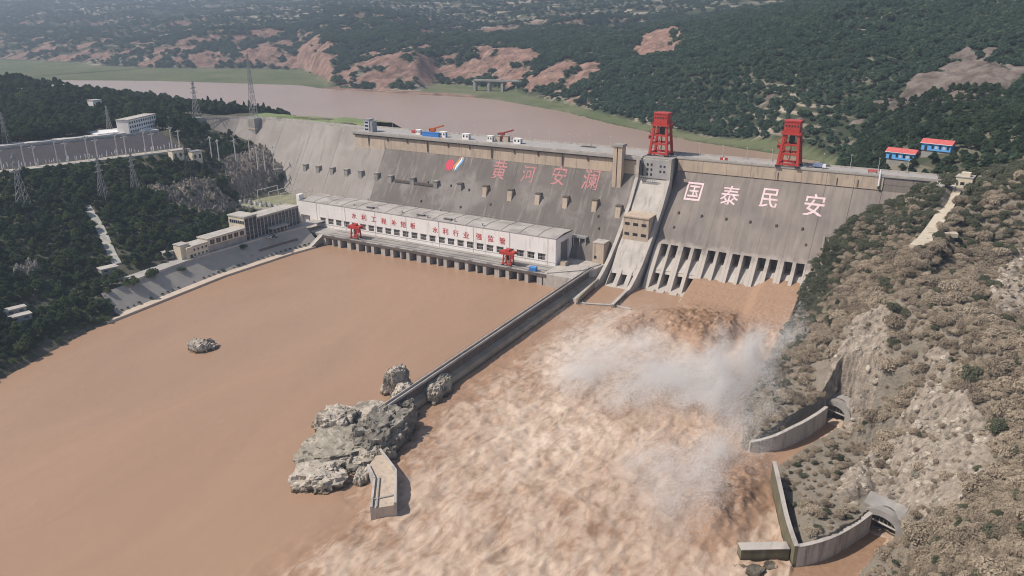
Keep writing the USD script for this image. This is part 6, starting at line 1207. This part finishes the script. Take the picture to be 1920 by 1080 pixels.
for k in range(3):
    s_ = trimesh.creation.icosphere(3, 1.0); v = s_.vertices * (1 + 1.1 * (fbm(s_.vertices * 1.5 + k * 4.1, 4, k + 19) - .5) + .5 * (1 - 2 * np.abs(fbm(s_.vertices * 2.4 + k, 4, k + 12) - .5) - .6))[:, None] * [1.1, .8, 1.1]; q_ = proto('ledge_rock_%d' % k); obj('stone', (v, s_.faces), ROCKL, q_, smooth=False); crag2.append(q_)
scatter_stuff('crags', 'pale broken ledges of the rock faces on the right bank', np.c_[Q, RF(Q[:, 0], Q[:, 1]) - .5], crag2, rng.uniform(.4, 1.15, len(Q)), 46)
# left bank woods
T_ = jgrid(-1140, -362, 60, 690, 5.2, 51); tx, ty = T_[:, 0], T_[:, 1]; tz = LF(tx, ty); d_ = Lx(ty) - tx
keep = (d_ > np.where(ty < 236, 3.0, 30)) & (tz > 3)
keep |= (ty >= 236) & (ty < 258) & (d_ > 14) & (d_ < 30)
e_ = np.array([YE(y) for y in ty]); yd = (ty > 172) & (ty < 414)
keep &= ~(yd & (tx < e_ + 15) & (tx > e_ - 53)) & ~((tx > -489) & (tx < -426) & (ty > 398) & (ty < 470)) & ~((tx > -429) & (ty > 300))
keep &= ~((tx > -440) & (ty > 396)) & (segdist(tx, ty, [tuple(q[:2]) for q in fine]) > 4.5) & (LF(tx, ty, cliffm) < .35)
keep &= ~((ty > np.interp(tx, [a for a, _ in WPT[::-1]], [b for _, b in WPT[::-1]]) - 18) & (ty < 515) & (tx > -640))
h_ = onl(225, 246); keep &= ~((np.hypot(tx - h_[0], ty - h_[1]) < 22)); h_ = onl(276, 245); keep &= np.hypot(tx - h_[0] + 4, ty - h_[1]) > 20
for q_ in ((38, 603), (30, 590), (80, 572), (204, 512), (248, 518), (181, 212), (60, 178), (112, 174), (215, 225), (330, 200), (298, 180)):
    h_ = onl(*q_)
    if h_ is not None: keep &= np.hypot(tx - h_[0], ty - h_[1]) > 7.5
keep &= ~((ty > 505) & (tz > 63)) & ~((tx > -640) & (ty > 484))
keep &= (rng.uniform(0, 1, len(tx)) < np.clip(.86 + 1.6 * N2(tx, ty, 40, 55), .3, 1))
TP = np.c_[tx, ty, tz - .3][keep]; TP = TP[in_view(TP)]; tq = project(TP)
up_ = (TP[:, 0] < e_[keep][in_view(np.c_[tx, ty, tz - .3][keep])] - 40)
ts = rng.uniform(.75, 1.3, len(TP)) * np.where(up_, 1.75, 1.0) * np.where(TP[:, 0] > -400, 1.05, 1)
dk = rng.uniform(0, 1, len(TP)) < np.where(up_, .85, .45 + .9 * N2(TP[:, 0], TP[:, 1], 60, 57))
order = np.argsort(tq[:, 2] / ts); first, rest = order[:300], order[300:]
for i in first:
    near = TP[i, 1] < 236; s_ = ts[i]; wh = ('on the shore below the pale shed roofs' if TP[i, 0] > -395 else 'on the slope above the pale shed roofs') if near else ('above the left end of the switchyard' if tq[i, 0] < 60 else 'above the middle of the switchyard' if tq[i, 0] < 125 else 'left of the white hall above the switchyard' if tq[i, 0] < 190 else 'around the white building above the switchyard' if tq[i, 0] < 330 else 'on the spur beside the reservoir') if up_[i] else ('left of the cleared strip' if tq[i, 0] < 190 else 'between the cleared strip and the yellow house' if tq[i, 0] < 350 else 'above the office building by the cliff')
    lab = ('large ' if s_ > 1.9 else 'small ' if s_ < .95 else '') + ('dark' if dk[i] else 'mid') + ' green leafy tree ' + wh
    dup((DT if dk[i] else GT)[int(rng.integers(0, 4))], 'tree', lab, 'tree', TP[i], rng.uniform(0, 6.28), lab.replace('tree', 'trees'), (s_, s_ * rng.uniform(.9, 1.1), s_ * rng.uniform(.85, 1.15)))
for nm, sel, ps, lab, sd in (('woodland', rest[~dk[rest]], GT, 'mid green woodland on the left bank slopes', 61), ('woodland', rest[dk[rest]], DT, 'dark green woodland on the left bank and high terrace', 62)):
    scatter_stuff(nm, lab, TP[sel], ps, ts[sel], sd)
# cypress row by the reservoir
for k in range(16):
    x_, y_ = -742 + 6.6 * k, 588 + .6 * k + (k % 3); dup(CY[k % 2], 'cypress', 'small dark conifer in the row on the spur beside the reservoir', 'conifer', (x_, y_, LF(x_, y_) - .5), 0, 'conifers in a row on the spur', 2.3 + .4 * (k % 3))
# undergrowth on the left bank and on the embankment
U_ = jgrid(-560, -366, 120, 420, 3.4, 71); ux_, uy_ = U_[:, 0], U_[:, 1]; ud = Lx(uy_) - ux_; uz = LF(ux_, uy_)
ku = ((ud > 30) | ((uy_ < 240) & (ud > 2))) & (ux_ < -424 + 60 * (uy_ < 240)) & (np.array([YE(y) for y in uy_]) + 4 < ux_) & ~((ux_ > -489) & (ux_ < -426) & (uy_ > 398)) & (segdist(ux_, uy_, [tuple(q[:2]) for q in fine]) > 3.2) & ((LF(ux_, uy_, cliffm) < .5) | (rng.uniform(0, 1, len(ux_)) < .45)) & (rng.uniform(0, 1, len(ux_)) < .8)
UP_ = np.c_[ux_, uy_, uz - .2][ku]; UP_ = UP_[in_view(UP_)]
gs = [plant('green_shrub_%d' % k, rp, 'shrub', GREEN, BARK) for k in range(3)]
scatter_stuff('undergrowth', 'green undergrowth between the trees of the left bank', UP_, gs, rng.uniform(.7, 1.5, len(UP_)), 72)
k = 0
for (px_, py_, s_, lab) in ((455, 468, 1.9, 'round bush on the embankment below the workshop'), (285, 520, 3.0, 'big dark bush overhanging the embankment top'), (340, 510, 1.8, 'dark bush half way along the embankment top'), (418, 510, 1.2, 'small bush at the inner edge of the river walk'), (472, 483, .9, 'tiny bush right of the round embankment bush')):
    h_ = onl(px_, py_)
    if h_ is not None: dup(gs[k % 3], 'bush', lab, 'bush', h_ + [0, 0, .1], k, None, s_); k += 1
for k in range(38):
    y_ = 240 + k * 4.1; x_ = Lx(y_) - 5.9
    if rng.uniform() < .75: dup(gs[k % 3], 'hedge_bush', 'low bush in the line along the inside of the river walk', 'bush', (x_, y_, 1.9), k, 'bushes along the river walk', rng.uniform(.35, .75))
# far woods
far_p = []
for k in range(3):
    q_ = proto('far_tree_%d' % k); obj('crown', crown(rp, 190, [(0, 0, .75, .8, .9)] + [(rp.uniform(-.7, .7), rp.uniform(-.7, .7), rp.uniform(.4, 1.0), rp.uniform(.4, .65), .9) for _ in range(4)], .24), FARG, q_); far_p.append(q_)
def woods(F, bare, mead, sd, step, x0, x1, y0, y1, seed, base):
    W = jgrid(x0, x1, y0, y1, step, seed); r_ = np.random.default_rng(seed + 1); wz_ = F(W[:, 0], W[:, 1]); b_ = F(W[:, 0], W[:, 1], bare); m_ = F(W[:, 0], W[:, 1], mead); s_ = F(W[:, 0], W[:, 1], sd)
    d_ = np.clip(.80 + 1.7 * N2(W[:, 0], W[:, 1], 160, seed) + 1.5 * N2(W[:, 0], W[:, 1], 40, seed + 1), .08, 1) * (b_ < .5) * (m_ < .2)
    d_ = d_ * np.interp(s_, [0, 350, 700, 3000], [1, 1, .72, .62])
    ub = project(np.c_[W, wz_])[:, 0]; d_ = np.where((ub > 1060) & (s_ < 420) & (b_ < .5) & (m_ < .2), np.clip(d_ + .55, 0, 1), d_)
    ok = (r_.uniform(0, 1, len(W)) < d_) & (s_ > 14); P = np.c_[W, wz_][ok]; P = P[in_view(P, 30)]
    return P, r_.uniform(.6, 1.4, len(P)) * base
WP, ws_ = woods(NF, nb, nmead, nsd, 6.6, -1690, 740, 500, 1880, 81, 3.9)
ok = ~((WP[:, 0] > -30) & (WP[:, 0] < 22) & (WP[:, 1] < 560)); ok &= WP[:, 1] > 488
for q_ in BH: ok &= (np.hypot(WP[:, 0] - q_[0], WP[:, 1] - q_[1]) > 11)
WP, ws_ = WP[ok], ws_[ok]; ws_ *= np.clip(np.hypot(WP[:, 0], WP[:, 1]) / 1000, .65, 1.2)
scatter_stuff('distant_wood', 'dark green woods on the hills beyond the reservoir', WP, far_p, ws_, 82)
WP2, ws2 = woods(FF, fb, fmead, fsd, 12.5, -4300, 2500, 800, 4300, 91, 5.0); k2 = (WP2[:, 0] < -1690) | (WP2[:, 1] > 1880) | (WP2[:, 0] > 740); WP2, ws2 = WP2[k2], ws2[k2]
scatter_stuff('distant_wood', 'blue grey woods on the farthest hills', WP2, far_p, ws2, 92)
# woods by the right end of the dam get leafy trees
V_ = jgrid(-60, 170, 500, 760, 6.0, 95); vz = NF(V_[:, 0], V_[:, 1]); ok = (NF(V_[:, 0], V_[:, 1], nsd) > 10) & (rng.uniform(0, 1, len(V_)) < .75)
for q_ in BH: ok &= (np.hypot(V_[:, 0] - q_[0], V_[:, 1] - q_[1]) > 11)
V3 = np.c_[V_, vz - .4][ok]; V3 = V3[in_view(V3)]; scatter_stuff('woodland', 'dark trees rising behind the right end of the dam', V3, DT + SS[:1] * 0, rng.uniform(.8, 1.5, len(V3)), 96)

# ------------------------------------------------------------------ spray and haze
SPRAY = usdkit.material(stage, '/World/Looks/spray_drops', {'d': ('diffuse_bsdf', {'color': (.90, .88, .86)}), 't': ('translucent_bsdf', {'color': (.90, .88, .86)}), 'x': ('mix_closure', {'fac': .5})}, [('d.BSDF', 'x.closure1'), ('t.BSDF', 'x.closure2')], surface='x.closure')
def spray(label, c_, r_, n, seed, lean=(0, 0), puffs=12):   # a cloud of flying water: thousands of small shreds in billows, thinning outwards
    rng = np.random.default_rng(seed); P = []
    for k in range(puffs):
        o = rng.normal(0, .45, 3); o[2] = abs(o[2]) * .8; rr = rng.uniform(.35, .75); m = int(n / puffs * rng.uniform(.6, 1.4))
        q_ = rng.normal(0, .5, (m * 2, 3)); w = fbm(q_ * 1.8 + seed * 5.3 + k, 4, seed + k); q_ = q_[rng.uniform(0, 1, m * 2) < np.clip((w - .42) * 5, .02, 1)][:m]; P.append(o + q_ * rr)
    p = np.vstack(P); p[:, 2] = np.abs(p[:, 2]); p[:, :2] += p[:, 2:3] * np.array(lean)
    p = p * np.array(r_) + np.array(c_)
    T = np.array([[1, 1, 1], [-1, -1, 1], [-1, 1, -1], [1, -1, -1]], float) / 1.7; s_ = rng.uniform(.05, .12 if seed == 4 else .155, len(p))[:, None, None]
    v = p[:, None] + T[None] * s_ * rng.uniform(.5, 1.4, (len(p), 1, 3)); f = np.arange(len(p))[:, None, None] * 4 + np.array([[0, 1, 2], [0, 3, 1], [0, 2, 3], [1, 3, 2]])
    pr_ = obj('spray', (v.reshape(-1, 3), f.reshape(-1, 3)), SPRAY); tag(pr_, label, 'spray', None, 'stuff')
q = at(1168, 692, 2); spray('white spray cloud over the foam left of the brown boils', (q[0], q[1], 2), (24, 44, 16), 130000, 1, (-.2, -.3))
q = at(1318, 715, 2); spray('white spray cloud over the middle of the boiling water', (q[0], q[1], 2), (24, 36, 17), 130000, 2, (0, -.3))
q = at(1418, 712, 2); spray('white spray cloud drifting up against the right bank', (q[0], q[1], 2), (13, 36, 30), 130000, 3, (.2, -.2))
q = at(1265, 930, 2); spray('thin spray drifting over the near foam', (q[0], q[1], 2), (17, 44, 14), 100000, 4)
q = at(1390, 850, 2); spray('faint spray at the mouth of the farther tunnel channel', (q[0], q[1], 2), (9, 18, 12), 6000, 5)
HZ = usdkit.material(stage, '/World/Looks/haze_air', {'v': ('principled_volume', {'color': (.72, .83, 1.0), 'density': .000115, 'anisotropy': .25})}, [], volume='v.volume')
hz = MB().box(-4700, 2900, -400, 7500, -16, 1150); tag(obj('haze', winding(hz.done()), HZ), 'thin blue summer haze filling the valley', 'haze', None, 'stuff')
